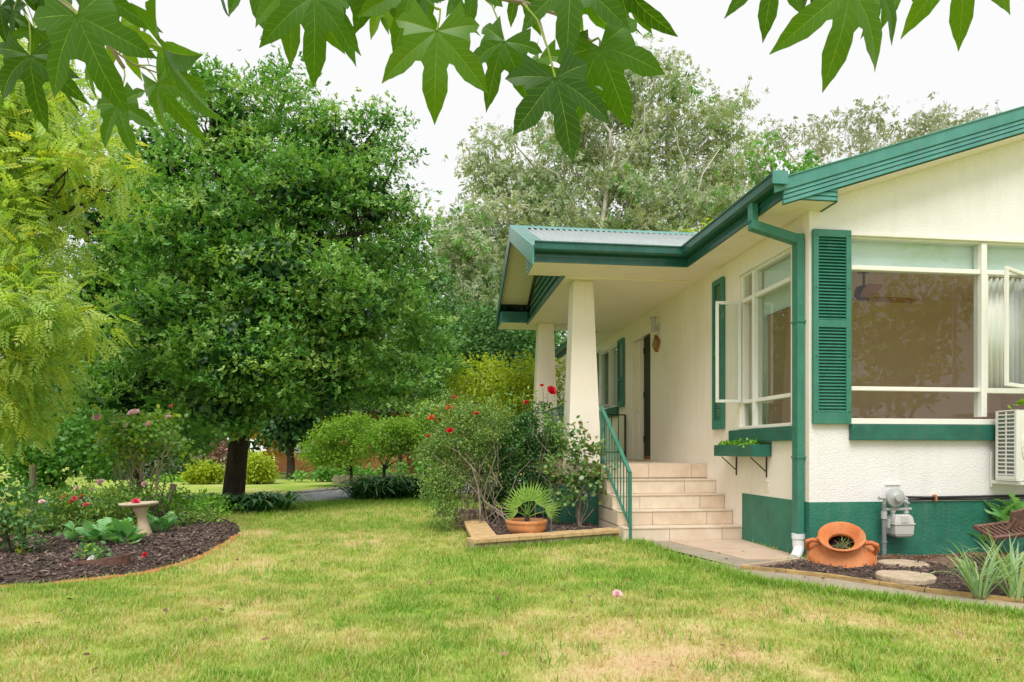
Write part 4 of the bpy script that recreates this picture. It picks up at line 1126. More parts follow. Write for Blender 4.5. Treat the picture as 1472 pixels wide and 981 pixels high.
for i in range(9):
    a_ = rng.uniform(0,6.28); mb.tube([(rng.normal(0,.03),rng.normal(0,.02),0),(.05*math.cos(a_),.04*math.sin(a_)-.03,.08),(.09*math.cos(a_),.05*math.sin(a_)-.06,.10)], [.003,.0025,.0015], 5)
mb.build('stem', M['bark_grey'], up_)

# palm pot
pp = G(757, 771, .09)
pp = (pp[0], pp[1]+.17, .09)
pot = thing('terracotta_pot', 'wide shallow orange terracotta pot holding the small palm', 'pot', pp)
MB().lathe([(.155,0),(.205,.03),(.226,.08),(.228,.13),(.238,.135),(.243,.150),(.238,.165),(.215,.168),(.205,.15),(.205,.06),(.14,.03),(.02,.03)], 40, closed=True).build('pot_body', M['terra_pale'], pot, smooth=True)
MB().lathe([(0,.10),(.205,.125),(.15,.135),(0,.14)], 30).build('potting_soil', M['soil'], pot)
palm = thing('fan_palm', 'small bright green fan palm growing in the shallow terracotta pot', 'palm', (pp[0]+.01, pp[1], pp[2]+.13))
MB().tube([(0,0,0),(.0,0,.05),(0,0,.10)], [.032,.028,.02], 10).build('trunk', M['bark_dark'], palm)
random.seed(21)
def fan_frond(parent, base, direc, plen, flen, n=13, spreaddeg=125, droop=.45):
    direc = Vector(direc).normalized(); tip = Vector(base) + direc*plen
    MB().tube([base, (Vector(base)+direc*plen*.5+Vector((0,0,.01))), tip], [.007,.006,.005], 6).build('leaf_stalk', ML['palm'], parent)
    side = direc.cross(Vector((0,0,1)));  side = side.normalized() if side.length > .1 else Vector((1,0,0))
    view = Vector((0,-1,0))
    nrm_ = (view*.8 + Vector((0,0,1))*.4); nrm_ = (nrm_ - direc*nrm_.dot(direc)).normalized(); side = nrm_.cross(direc).normalized()
    P_, D_, N_, S_ = [], [], [], []
    for i in range(n):
        a_ = R(-spreaddeg/2 + spreaddeg*i/(n-1))
        d = direc*math.cos(a_) + side*math.sin(a_) - Vector((0,0,1))*droop*abs(math.sin(a_))*.6
        P_.append(tip); D_.append(d); N_.append(nrm_ + side*random.uniform(-.3,.3)); S_.append(flen*(1-.25*abs(math.sin(a_)))*random.uniform(.9,1.05))
    T_ = ([(0,-.012,0),(0,.012,0),(.5,.030,.015),(.5,-.030,.015),(1,0,-.12),(.5,0,-.01)], [(0,1,5),(1,2,5),(0,5,3),(5,2,4),(3,5,4)])
    inst('frond', *T_, np.array([tuple(p) for p in P_]), np.array([tuple(p) for p in D_]), np.array([tuple(p) for p in N_]), np.array(S_), ML['palm'], parent, kind=None)
for (dx, dy, dz, pl_, fl) in ((-.45,-.1,.8,.16,.27),(.10,-.15,1,.20,.27),(.55,-.2,.8,.20,.26),(-.9,-.2,.55,.13,.24),(.30,.3,1,.22,.26),(-.2,.3,1,.18,.28),(.95,-.1,.35,.22,.22)):
    fan_frond(palm, (0,0,.06), (dx,dy,dz), pl_, fl)

# stepping stones
for i, (u, v, rr, lb) in enumerate(((1313,812,.20,'round pale stepping stone in the mulch nearer the wall'),(1317,830,.21,'round pale stepping stone in the mulch nearer the timber edging'))):
    g_ = G(u, v, .085); o_ = MB()
    n = 26; ring = []
    for k in range(n):
        a_ = 2*math.pi*k/n; r_ = rr*(1+.05*math.sin(3*a_+i)+.03*math.sin(7*a_)); ring.append((g_[0]+r_*math.cos(a_), g_[1]+r_*.95*math.sin(a_)))
    o_.prism([(x,y+.13,.03) for x,y in ring], [(x,y+.13,.082) for x,y in ring])
    tag(o_.build('stepping_stone', M['stone'], bevel=.012), lb, 'stepping stone', 'stepping stones in the front bed')
# purple-brown flagstone lying behind the stones
g_ = G(1365,808,.08); o_ = MB().obox((g_[0],g_[1],.07),(.34,.26,.03),(R(4),R(-3),R(20)))
tag(o_.build('flagstone', M['rust'], bevel=.006), 'dull purple brown slate slab half buried in the mulch', 'flagstone')

# rusty iron ornament
g_ = P(1440, 765, 5.55)
ru = thing('iron_ornament', 'rusty cast iron slotted plate with upright among the front bed plants', 'garden ornament', (g_[0]+.05, g_[1], g_[2]), R(12))
ru.rotation_euler = (R(24), R(-4), R(14)); zt2 = 0.0; gz_ = -g_[2]
mb = MB(); mb.box(-.26,.30,-.10,-.07,zt2,zt2+.035); mb.box(-.26,.30,.08,.11,zt2,zt2+.035)
for i in range(11): mb.box(-.26+i*.053,-.24+i*.053,-.07,.08,zt2+.003,zt2+.03)
mb.build('slotted_plate', M['rust'], ru, bevel=.004)
mb = MB(); mb.obox((.08,.02,zt2+.10),(.17,.022,.17),(R(-12),0,R(8))); mb.obox((-.0,.0,zt2+.06),(.03,.03,.14),(0,R(25),0)); mb.build('upright_plate', M['rust'], ru, bevel=.004)
mb = MB(); mb.tube([(-.12,0,zt2),(-.10,-.04,gz_*.5),(-.05,-.10,gz_*1.05)], .008, 8); mb.tube([(.2,0,zt2),(.22,-.10,gz_*1.05)], .008, 8); mb.build('leg', M['rust'], ru)

# strappy plants: every leaf its own part
def blade_mesh(name, L, w_, bend, mat, seg=7, fold=.25, twist=0):
    V = []; F = []
    for i in range(seg+1):
        s_ = i/seg; wd = w_*(1-s_**2.2)*(.75+.5*min(1,s_*3)) if i < seg else 0.0004
        a_ = bend*s_*s_; x = L*(s_ - .12*bend*s_*s_)*math.sin(a_*.7+.0); z = L*s_*math.cos(a_*.62)
        V += [(x, -wd/2, z), (x - fold*wd*.4, 0, z), (x, wd/2, z)]
    for i in range(seg):
        k = i*3; F += [(k,k+3,k+4,k+1),(k+1,k+4,k+5,k+2)]
    me = bpy.data.meshes.new(name); me.from_pydata(V, [], F); me.materials.append(ML[mat])
    me.polygons.foreach_set('use_smooth', [True]*len(F))
    a_ = me.attributes.new('t', 'FLOAT', 'POINT'); a_.data.foreach_set('value', [random.random()]*len(V)); me.update()
    return me
def iris(loc, n, L, spread, label, mat='iris'):
    o = thing('iris_plant', label, 'plant', loc, 0, 'grey green strap leaved plants in the front bed')
    for i in range(n):
        me = blade_mesh('leaf', L*random.uniform(.65,1.1), random.uniform(.014,.026), random.choice([.15,.3,.45,.8,1.7]) , mat)
        b_ = link('leaf', me, o); a_ = random.uniform(0,6.28)
        b_.location = (.03*math.cos(a_), .03*math.sin(a_), 0); b_.rotation_euler = (0, random.uniform(.05, spread), a_ if random.random() < .6 else random.choice([0.2, 3.0]))
    return o
random.seed(5)
g_ = G(1408, 852, .06); iris((g_[0], g_[1], .03), 38, .46, .7, 'large grey green iris clump on the timber edging, left of the others')
g_ = G(1460, 856, .06); iris((g_[0], g_[1], .03), 26, .48, .6, 'grey green iris clump against the right frame edge with yellowing leaves')
g_ = G(1445, 830, .06); iris((g_[0]-.02, g_[1]-.02, .03), 30, .46, .7, 'iris clump standing below the rusty iron ornament')

# broad lobed leaves (acanthus)
def lobed_leaf_mesh(L, mat, lobes=5):
    V = [(0,0,0)]; 
    pts = []
    for s_ in (1,):
        for i in range(lobes):
            x = .18 + .72*i/lobes; wd = .30*math.sin(math.pi*(.15+.8*i/lobes)) + .06
            pts += [(x, wd*.45), (x+.09, wd)]
        pts += [(1.0, 0)]
    up = [(x, y) for x, y in pts]; lo = [(x, -y) for x, y in pts[:-1]][::-1]
    ring = up + lo
    mid = [(x, 0) for x, _ in pts]
    V = []; F = []
    n = len(pts)
    for x, y in pts: V.append((x*L, 0, .18*L*math.sin(x*2.2)))
    for x, y in pts: V.append((x*L+.05*L*(y>0), y*L, .18*L*math.sin(x*2.2) + .10*L*abs(y) ))
    for x, y in pts: V.append((x*L+.05*L*(y>0), -y*L, .18*L*math.sin(x*2.2) + .10*L*abs(y)))
    V.append((0,0,0)); z0 = len(V)-1
    for i in range(n-1):
        F.append((i, i+1, n+i+1, n+i)); F.append((i, 2*n+i, 2*n+i+1, i+1))
    F.append((z0, 0, n)); F.append((z0, 2*n, 0))
    me = bpy.data.meshes.new('leaf'); me.from_pydata(V, [], F); me.materials.append(ML[mat])
    a_ = me.attributes.new('t', 'FLOAT', 'POINT'); a_.data.foreach_set('value', [random.random()]*len(V)); me.update()
    return me
def broadplant(name, loc, n, L, label, cat='plant', mat='acanthus', tilt=(.2,.9), group=None):
    o = thing(name, label, cat, loc, 0, group)
    for i in range(n):
        me = lobed_leaf_mesh(L*random.uniform(.7,1.1), mat)
        b_ = link('leaf', me, o); a_ = i*2.4 + random.uniform(-.4,.4); t_ = random.uniform(*tilt)
        b_.rotation_euler = (random.uniform(-.5,.5), -t_, a_); b_.location = (random.uniform(-.12,.12)*L/.2,random.uniform(-.06,.1)*L/.2,.01+.14*(i%5)/5)
    return o
def bp(u, v, n, L, label, z=.07, tilt=(.2,.9), name='broadleaf_plant', up=0):
    g_ = G(u, v, z); return broadplant(name, (g_[0], g_[1], z+up), n, L, label, tilt=tilt)
bp(1448, 795, 16, .30, 'lobed bright green plant against the green wall behind the iron ornament', up=.20, tilt=(.3,1.0))
bp(1405, 790, 12, .16, 'small lobed seedling left of the iron ornament')
bp(172, 786, 46, .21, 'largest pale green broad leaved clump at the foot of the bird bath', tilt=(.1,.9))
bp(138, 783, 30, .18, 'light green broad leaved clump left of the big pale clump', tilt=(.2,1.0))
bp(110, 782, 18, .15, 'small broad leaved clump under the left shrubs', tilt=(.3,1.0))
bp(230, 768, 26, .17, 'blue green broad leaved clump right of the bird bath', tilt=(.3,1.0))

# vine tip over the air conditioner
vn = thing('vine', 'yellow green vine leaves trailing over the top of the air conditioner', 'vine', P(1468, 585, 5.75))
mb = MB(); mb.tube([(.5,.2,.35),(.2,.05,.12),(.0,-.05,.04),(-.18,-.08,.0)], [.006,.005,.004,.002], 6); mb.build('stem', M['bark_grey'], vn)
for i in range(12):
    s_ = i/11; me = lobed_leaf_mesh(.085*random.uniform(.7,1.1), 'vine', 3)
    b_ = link('leaf', me, vn); b_.location = (-.18+.45*s_, -.07+.1*s_, .0+.12*s_); b_.rotation_euler = (random.uniform(-1,.1), random.uniform(-.5,.6), random.uniform(3.6,5.6)); b_.scale = (1,1.6,1)

# ------------------------------------------------------------------ tubes for stems and limbs
def stems(name, paths, mat, parent, n=6, taper=.35):
    mb = MB()
    for path, r_ in paths:
        k = len(path); mb.tube(path, [r_*(1-(1-taper)*i/(k-1)) for i in range(k)], n, False)
    return mb.build(name, mat, parent, smooth=True)
def curve_path(a, b, wob=.12, n=5, sag=0):
    a = np.array(a, float); b = np.array(b, float); L = np.linalg.norm(b-a)
    out = []
    for i in range(n+1):
        s_ = i/n; p = a*(1-s_)+b*s_
        p = p + rng.normal(0, 1, 3)*wob*L*math.sin(math.pi*s_)*.5; p[2] += sag*L*math.sin(math.pi*s_)
        out.append(tuple(p))
    return out

# ------------------------------------------------------------------ trees
def lobe_centers(lobes, dens, shell=(.55,1.02), front=.0, flat=1.0):
    C = []
    for (c, r, wgt) in lobes:
        n = max(3, int(dens*wgt*(r[0]*r[2])))
        v = nrm(rng.normal(0,1,(n*2,3)))
        if front > 0:
            keep = rng.random(len(v)) > front*np.clip(v[:,1], 0, 1)
            v = v[keep][:n]
        rad = rng.uniform(shell[0], shell[1], (len(v),1))**.6
        C.append(np.array(c) + v*rad*np.array(r))
    return np.concatenate(C)
def pxlobe(u, v, Y, ru, rv, rd=None, wgt=1.0):
    rx, rz = ru/FPX*Y, rv/FPX*Y
    return (P(u, v, Y), (rx, rd if rd else (rx+rz)/2, rz), wgt)
def tree(name, label, cat, base, trunk_r, lobes, dens, per, spread, size, tmpl, mat, bark, fork=None, group=None, limb_r=None, twigs=40, front=.5, shell=(.55,1.02), droop=.25, trunk_label=None, extra=None, limbscale=1.0, out=.6, upn=.8, flare=1.5, shade_core=None):
    o = thing(name, label, cat, base, 0, group)
    b = np.array(base, float)
    C = lobe_centers(lobes, dens, shell, front)
    fk = np.array(fork if fork is not None else (b + np.array([0,0,2.0])), float)
    # trunk
    tp = [b+np.array([0,0,-.1]), b+np.array([0,0,.12]), b*.6+fk*.4, fk]
    tp = [tuple(p-b) for p in tp]
    mb = MB(); mb.tube(tp, [trunk_r*flare, trunk_r*1.12, trunk_r, trunk_r*.85], 14, False)
    mb.build('trunk', M[bark], o, smooth=True)
    paths = []
    limb_r = limb_r or trunk_r*.45
    for (c, r, wgt) in lobes:
        c = np.array(c); paths.append(([tuple(np.array(q)-b) for q in curve_path(fk - np.array([0,0,.2]), c, .16, 6)], limb_r*min(1.1, .45+.5*wgt)))
    idx = rng.choice(len(C), min(twigs, len(C)), replace=False)
    cen = np.array([l[0] for l in lobes])
    for i in idx:
        j = np.argmin(np.linalg.norm(cen - C[i], axis=1))
        paths.append(([tuple(np.array(q)-b) for q in curve_path(cen[j]*.8+fk*.2, C[i], .18, 4)], limb_r*.28*limbscale))
    stems('branches', paths, M[bark], o, 6, .3)
    leafclump('crown', C-b, per, spread, size, tmpl, mat, o, droop=droop, out=out, upn=upn)
    if shade_core:  # inner leaves whose darker colour paints shade into the crown
        C2 = lobe_centers([(c, (r[0]*.6, r[1]*.6, r[2]*.6), w_) for c, r, w_ in lobes if r[0] > .9], shade_core[1], (.05,.8), 0)
        leafclump('crown', C2-b, shade_core[2], .16, shade_core[3], OAK, shade_core[0], o, droop=droop)
    if extra:
        for (frac, m2) in extra:
            k = rng.choice(len(C), max(1, int(len(C)*frac)), replace=False)
            leafclump('crown', C[k]-b, max(2, per//2), spread, size, tmpl, m2, o, droop=droop, out=out, upn=upn)
    return o

# big oak in the middle left
YO = 12.4
ol = [pxlobe(365,340,YO,150,130,2.0,1.1), pxlobe(305,165,YO,55,62,.9), pxlobe(345,190,YO,70,80,1.1), pxlobe(415,170,YO-.2,45,58,.8), pxlobe(240,240,YO,70,70,1.0), pxlobe(480,225,YO,85,70,1.1), pxlobe(535,200,YO,35,40,.6), pxlobe(440,280,YO-.8,90,75,1.0),
      pxlobe(535,300,YO,70,60,.9), pxlobe(180,330,YO,90,85,1.1), pxlobe(280,330,YO-1.2,110,80,1.0), pxlobe(400,400,YO-1.5,110,80,1.0), pxlobe(140,450,YO,80,90,1.0), pxlobe(250,460,YO-1.3,100,85,1.0),
      pxlobe(350,510,YO-1.7,110,75,.9), pxlobe(480,440,YO-.8,100,80,1.0), pxlobe(560,390,YO,60,70,.8), pxlobe(590,450,YO+.3,55,55,.8), pxlobe(615,520,YO+.4,45,50,.7), pxlobe(575,555,YO,60,40,.7), pxlobe(520,520,YO-.4,60,60,.8), pxlobe(592,345,YO+.1,26,28,.4,.8), pxlobe(608,322,YO+.1,10,10,.2,.8), pxlobe(570,230,YO,18,20,.4,.7), pxlobe(420,112,YO,22,18,.4,.7), pxlobe(300,112,YO,28,22,.5,.7), pxlobe(200,560,YO-.8,100,55,.9), pxlobe(330,585,YO-1.5,90,40,.7), pxlobe(450,540,YO-.8,95,60,.9), pxlobe(110,550,YO+.3,70,60,.8), pxlobe(560,160,YO,14,18,.3,.6), pxlobe(385,565,YO-1.4,60,45,.6), pxlobe(170,215,YO+.2,45,50,.7)]
G0 = G(336,728)
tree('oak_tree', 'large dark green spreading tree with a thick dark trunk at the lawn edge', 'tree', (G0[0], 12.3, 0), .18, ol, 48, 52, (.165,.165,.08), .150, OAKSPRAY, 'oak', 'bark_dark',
     fork=P(350, 560, 12.3), upn=1.3, shade_core=('dark', 40, 26, .16), twigs=160, front=.55, trunk_label=None, shell=(.35,1.05), limb_r=.09, flare=1.35)  # dark inner leaves put the crown's deep shade into colour

# yellow-green pinnate tree on the left
YL = 7.8
yl = [pxlobe(23,170,YL,110,60,.8), pxlobe(-22,110,YL,110,60,.8), pxlobe(128,235,YL-.3,50,36,.5), pxlobe(28,250,YL,85,60,.8), pxlobe(-2,350,YL-.4,75,80,.8), pxlobe(28,330,YL,36,50,.5), pxlobe(38,440,YL-.7,75,42,.6), pxlobe(86,455,YL-.7,34,26,.4), pxlobe(-2,500,YL-.5,70,50,.6), pxlobe(18,570,YL-.3,50,50,.6), pxlobe(-62,300,YL,60,220,1.0,.6), pxlobe(-12,610,YL,40,30,.5)]
ytree = tree('robinia_tree', 'yellow green feathery leaved tree filling the left edge of the view', 'tree', (-8.1, 7.6, 0), .19, yl, 150, 20, .18, .195, PINN, 'yellow', 'bark_dark', fork=(-7.7, 7.7, 2.2), twigs=60, front=.3, shell=(.2,1.0), droop=.45,
     extra=[(.01,'yellow_orange')], limb_r=.06, out=.9, upn=.9)

# liquidambar whose branches hang into the top of the view
# eucalypts behind
YE = 34
el_ = [pxlobe(760,235,YE,85,55,2.5,.8), pxlobe(830,160,YE,70,55,2.5,.7), pxlobe(925,125,YE,60,45,2.0,.7), pxlobe(880,210,YE,90,60,3,.8), pxlobe(980,170,YE,70,50,2.5,.8), pxlobe(1035,165,YE,32,32,1.4,.8), pxlobe(1020,230,YE,60,45,2.2,.8), pxlobe(700,260,YE,45,30,1.6,.8), pxlobe(700,330,YE-1,80,45,2.5,.9),
       pxlobe(650,370,YE-2,45,60,2,1.0), pxlobe(720,390,YE-2,80,60,2.8,1.1), pxlobe(820,300,YE-1,90,60,3,.9), pxlobe(930,290,YE-1,90,55,3,.9), pxlobe(1050,270,YE,50,50,2,.9), pxlobe(670,450,YE-3,50,60,2,1.1), pxlobe(740,460,YE-3,60,55,2.2,1.1), pxlobe(870,350,YE-1,120,35,3,.9), pxlobe(1000,310,YE-1,70,35,2.4,.9), pxlobe(880,90+45,YE,40,30,1.5,.7)]
tree('eucalyptus_tree', 'tall grey green eucalyptus with pale limbs rising behind the porch roof', 'tree', (P(870,648,YE)[0], YE, 0), .38, el_, 4.4, 60, .50, .52, SPRAY, 'euc', 'bark_pale', fork=P(868,420,YE), twigs=130, front=.4,
     shell=(.2,1.05), droop=.8, limb_r=.17, limbscale=1.3, out=.35, upn=.3, extra=[(.12,'mid')])
eu = bpy.data.objects['eucalyptus_tree']; e0 = Vector(eu.location)
lim = []
for path, r_ in (([(868,480),(866,400),(862,330),(872,270),(880,225),(878,190),(860,160)], .17), ([(872,270),(900,235),(925,190),(930,150)], .10), ([(866,400),(905,340),(940,318),(985,305),(1030,268)], .13), ([(940,318),(970,270),(985,230),(975,190)], .08),
                 ([(862,330),(830,300),(800,250),(770,235)], .09), ([(866,400),(800,370),(740,360),(700,330),(670,340)], .10), ([(740,360),(700,400),(680,450),(655,520)], .07), ([(880,225),(905,205),(915,175)], .05), ([(800,370),(760,300),(720,280)], .06), ([(985,305),(1010,250),(1035,215)], .06)):
    pts_ = [tuple(Vector(P(u+rng.uniform(-4,4), v, YE-2.0+rng.uniform(-.3,.3))) - e0) for u, v in path]
    sm_ = []
    for a_, b_ in zip(pts_[:-1], pts_[1:]):
        a_ = Vector(a_); b_ = Vector(b_); sm_ += [tuple(a_), tuple(a_.lerp(b_, .5) + Vector(rng.normal(0, .07, 3)))]
    lim.append((sm_ + [pts_[-1]], r_*.85))
stems('limb', lim, M['bark_pale'], eu, 7, .35)
el2 = [pxlobe(1160,205,52,35,32,2,.8), pxlobe(1205,180,52,38,28,2,.8), pxlobe(1265,180,52,45,28,2,.8), pxlobe(1325,180,52,28,26,1.6,.8), pxlobe(1220,225,52,60,28,2,.8), pxlobe(1290,215,52,60,30,2,.8), pxlobe(1120,190,52,18,14,1,.7), pxlobe(1375,185,52,12,10,1,.5), pxlobe(1405,178,52,14,9,1,.5)]
tree('eucalyptus_tree', 'more distant thin crowned eucalyptus showing above the main roof at right', 'tree', (P(1230,648,52)[0], 52, 0), .45, el2, 1.35, 34, .75, .85, SPRAY, 'euc2', 'bark_pale', fork=P(1235,300,52), twigs=90, front=.3, shell=(.3,1.05), droop=.7, limb_r=.16, out=.35, upn=.3)
bl_ = [pxlobe(1110,235,26,22,26,1), pxlobe(1145,240,26,28,22,1), pxlobe(1125,262,26,40,24,1.2), pxlobe(1090,215,26,12,16,.6), pxlobe(1105,290,26,45,20,1.2)]
tree('leafy_tree', 'bright green leafy tree between the eucalypts just above the gutter', 'tree', (P(1120,648,26)[0], 26, 0), .2, bl_, 12, 34, .22, .18, ROUND, 'mid', 'bark_grey', fork=P(1120,400,26), twigs=25)
bl2 = [pxlobe(1012,326,15,16,12,.4), pxlobe(1000,335,15,12,10,.3)]
tree('leafy_tree', 'small tip of yellow green foliage showing over the porch ridge', 'tree', (P(1010,648,15)[0], 15, 0), .1, bl2, 60, 30, .09, .12, ROUND, 'lime', 'bark_grey', fork=P(1010,500,15), twigs=8)

def pxtree(name, label, Yd, lobes, base_u, trunk_r, dens, per, spread, size, tmpl, mat, bark='bark_dark', cat='tree', fork_v=600, group=None, **kw):
    lb = [pxlobe(l[0], l[1], Yd + (l[4] if len(l) > 4 else 0), l[2], l[3]) for l in lobes]
    return tree(name, label, cat, (P(base_u, 648, Yd)[0], Yd, 0), trunk_r, lb, dens*1.8, per, spread, size, tmpl, mat, bark, fork=P(base_u, fork_v, Yd), group=group, **kw)
# background masses
pxtree('dark_tree', 'dark green tree behind the right side of the big spreading tree', 26, [(560,470,100,80),(620,450,50,60),(500,520,90,70),(600,540,70,50),(560,400,50,50),(430,500,80,90),(520,590,60,30)], 575, .09, 11, 90, .34, .15, OAK, 'oakback', twigs=50, group='trees behind the lawn')
pxtree('dark_tree', 'dark foliage filling behind the lower left of the big spreading tree', 27, [(150,520,110,90),(260,560,90,60),(60,560,90,70),(330,500,90,90),(230,440,90,80),(180,600,90,40)], 200, .2, 9, 80, .34, .16, OAK, 'oakback', twigs=40, group='trees behind the lawn')
pxtree('dark_tree', 'dark evergreen under the eucalyptus left of the porch columns', 24, [(740,510,60,40),(690,490,50,40),(800,500,60,40),(650,520,50,40),(770,540,60,30)], 730, .2, 13, 90, .36, .15, OAK, 'oakback', twigs=30, group='trees behind the lawn')
pxtree('street_tree', 'small dark tree with slim trunk on the lawn in front of the orange brick house', 24, [(415,600,35,30),(430,570,45,35),(400,625,22,16),(440,615,25,18)], 418, .14, 16, 46, .22, .2, ROUND, 'dark', fork_v=640, twigs=20)
pxtree('maple_tree', 'lime green multi stemmed small tree left of the pair across the road', 19, [(470,645,40,16),(495,625,45,22),(515,612,30,16),(460,655,30,12),(505,655,35,14)], 505, .045, 95, 40, .12, .085, LEAF, 'maple', 'bark_dark', fork_v=668, twigs=20, group='lime green shrubby trees across the road', shell=(.3,1.0))
pxtree('maple_tree', 'lime green multi stemmed small tree right of the pair across the road', 18.5, [(565,628,45,22),(590,615,40,18),(540,640,35,16),(600,635,25,14)], 552, .05, 95, 40, .12, .085, LEAF, 'maple', 'bark_dark', fork_v=668, twigs=20, group='lime green shrubby trees across the road', shell=(.3,1.0))
pxtree('shrub', 'olive green rounded shrub right of the lime green small trees', 19, [(615,640,28,25),(600,620,30,18),(630,600,30,25)], 612, .05, 60, 30, .12, .12, ROUND, 'rosebush', 'bark_dark', cat='shrub', fork_v=670, twigs=10)
pxtree('lime_shrub', 'round clipped lime green bush left of the dark trunk', 20.5, [(293,678,22,13),(282,682,14,10),(306,682,13,10),(293,690,14,6)], 293, .04, 150, 40, .09, .10, LEAF, 'lime', cat='bush', fork_v=692, twigs=14, group='round lime bushes across the road', shell=(.5,1.0))
pxtree('lime_shrub', 'round clipped lime green bush right of the dark trunk', 20.5, [(370,668,21,17),(362,678,18,14),(380,680,14,12)], 370, .04, 150, 40, .09, .10, LEAF, 'lime', cat='bush', fork_v=690, twigs=14, group='round lime bushes across the road', shell=(.5,1.0))
pxtree('lime_shrub', 'big yellow green shrub behind the rose bush left of the columns', 13.0, [(690,545,56,32),(745,543,48,28),(700,575,50,28),(665,580,35,35),(740,570,40,35),(765,600,35,50),(700,600,50,40),(790,560,30,40),(800,610,25,40)], 720, .06, 55, 46, .12, .075, LEAF, 'lime', cat='shrub', fork_v=640, twigs=30, shell=(.4,1.0))
pxtree('hedge_shrub', 'mid green shrub mass at left below the feathery tree', 11, [(60,640,70,40),(130,640,55,40),(20,680,60,28),(100,680,60,26),(0,620,60,40)], 80, .06, 45, 46, .13, .085, ROUND, 'mid', cat='shrub', fork_v=690, twigs=24, group='shrubs at the left boundary', front=.3)
pxtree('hedge_shrub', 'dark shrub mass behind the pink roses', 14, [(170,630,50,35),(220,610,60,40),(120,600,60,40),(270,620,40,35),(230,650,45,18)], 200, .06, 30, 46, .17, .11, ROUND, 'mid', cat='shrub', fork_v=680, twigs=20, group='shrubs at the left boundary')
pxtree('hedge_shrub', 'dark low hedge below the pale pickets', 24, [(230,682,50,11),(280,682,30,11),(170,684,40,10)], 230, .05, 40, 46, .17, .12, ROUND, 'dark', cat='hedge', fork_v=685, twigs=10, group='shrubs at the left boundary')
pxtree('ground_shrub', 'bright green ground cover at the foot of the far hedge', 22, [(250,692,35,5),(285,690,20,6),(215,692,25,5)], 250, .03, 120, 40, .09, .09, ROUND, 'bright', cat='shrub', fork_v=694, twigs=6)
pxtree('purple_shrub', 'thin purple leaved shrub just left of the dark trunk', 22, [(318,650,12,22),(310,635,12,16),(322,670,8,14)], 318, .04, 60, 22, .14, .12, LEAF, 'purple', cat='shrub', fork_v=680, twigs=10)
pxtree('orange_shrub', 'shrub with orange tinged leaves before the orange brick house', 25, [(395,640,14,14),(380,625,18,12),(485,670,22,14)], 392, .04, 40, 26, .14, .12, LEAF, 'yellow_orange', cat='shrub', fork_v=672, twigs=8)
pxtree('ground_shrub', 'low green bushes along the sleeper wall across the road', 22, [(450,680,25,8),(480,680,20,8),(600,672,30,10),(525,675,40,8)], 500, .03, 50, 40, .12, .11, ROUND, 'mid', cat='shrub', fork_v=688, twigs=8)
# far tree line closing the horizon
YB = 60
fl = []
for i in range(26):
    u = -300 + i*80; fl.append((u, 600 + rng.uniform(-15,15), 70, 55, rng.uniform(-6,6)))
pxtree('far_wood', 'far belt of dark trees closing the view behind the gardens', YB, fl, 450, .3, 1.1, 60, 1.0, .75, OAK, 'oakback', cat='trees', twigs=0)
bpy.data.objects['far_wood']['kind'] = 'stuff'

# ------------------------------------------------------------------ neighbour's house, shed, pickets, sleeper wall
nh = thing('brick_house', 'orange brick house with white framed windows across the road', 'house', (P(500,648,32)[0], 32, 0))
def wx(u, Y=32): return (u-500)/FPX*Y
mb = MB(); wall_cells(mb, 'x', wx(395), wx(660), -.1, 2.9, [(wx(403),wx(452),1.0,2.3),(wx(555),wx(598),1.1,2.3)], 0, .25)
mb.build('wall', M['brick_wall'], nh)
MB().box(wx(395), wx(660), .25, 8, -.1, 2.9).build('rear_wall', M['brick_wall'], nh)
for a_, b_ in ((403,452),(555,598)):
    f_ = MB().box(wx(a_), wx(b_), -.02, .1, .94, 1.0).box(wx(a_), wx(b_), -.02, .1, 2.3, 2.36).box(wx(a_), wx(a_)+.06, 0, .1, 1.0, 2.3).box(wx(b_)-.06, wx(b_), 0, .1, 1.0, 2.3).box((wx(a_)+wx(b_))/2-.03, (wx(a_)+wx(b_))/2+.03, 0, .1, 1.0, 2.3).build('window', M['white_paint'], nh)
    MB().box(wx(a_)+.06, wx(b_)-.06, .05, .06, 1.0, 2.3).build('pane', M['pane_far'], f_)
mb = MB(); mb.prism([(wx(385),-.7,2.9),(wx(385),8.6,2.9),(wx(385),4,4.2)], [(wx(670),-.7,2.9),(wx(670),8.6,2.9),(wx(670),4,4.2)]); mb.build('roof', M['roof_tile'], nh)
mb = MB(); mb.box(wx(595), wx(640), -2.2, -2.0, 0, .9); mb.build('porch_wall', M['brick_dark'], nh)
for u in range(596, 640, 6): MB().box(wx(u), wx(u)+.08, -2.15, -2.05, .9, 1.4).build('rail_post', M['brick_dark'], nh)
sh = thing('garden_shed', 'pale blue grey shed glimpsed behind the pink roses', 'shed', (P(205,648,27)[0], 27, 0))
MB().box(-.7,.8,0,2,-.05,1.9).build('shed_wall', M['white_paint'], sh); MB().prism([(-.85,-.15,1.9),(.95,-.15,1.9),(.05,-.15,2.3)], [(-.85,2.1,1.9),(.95,2.1,1.9),(.05,2.1,2.3)]).build('roof', M['pipe_grey'], sh)
MB().box(.0,.45,-.02,.0,.05,1.7).build('door', M['picket'], sh)
pf = thing('picket_fence', 'weathered pale picket fence behind the lime bush', 'fence', (P(280,648,28)[0], 28, 0))
x = -3.2
while x < 2.0:
    h = .62 + random.uniform(-.04,.05)
    MB().prism([(x,0,0),(x+.09,0,0),(x+.09,0,h+.3),(x+.045,0,h+.36),(x,0,h+.3)], [(x,.02,0),(x+.09,.02,0),(x+.09,.02,h+.3),(x+.045,.02,h+.36),(x,.02,h+.3)]).build('picket', M['picket'], pf)
    x += .14
MB().box(-3.2,2,.02,.06,.3,.38).box(-3.2,2,.02,.06,.75,.83).build('rail', M['picket'], pf)
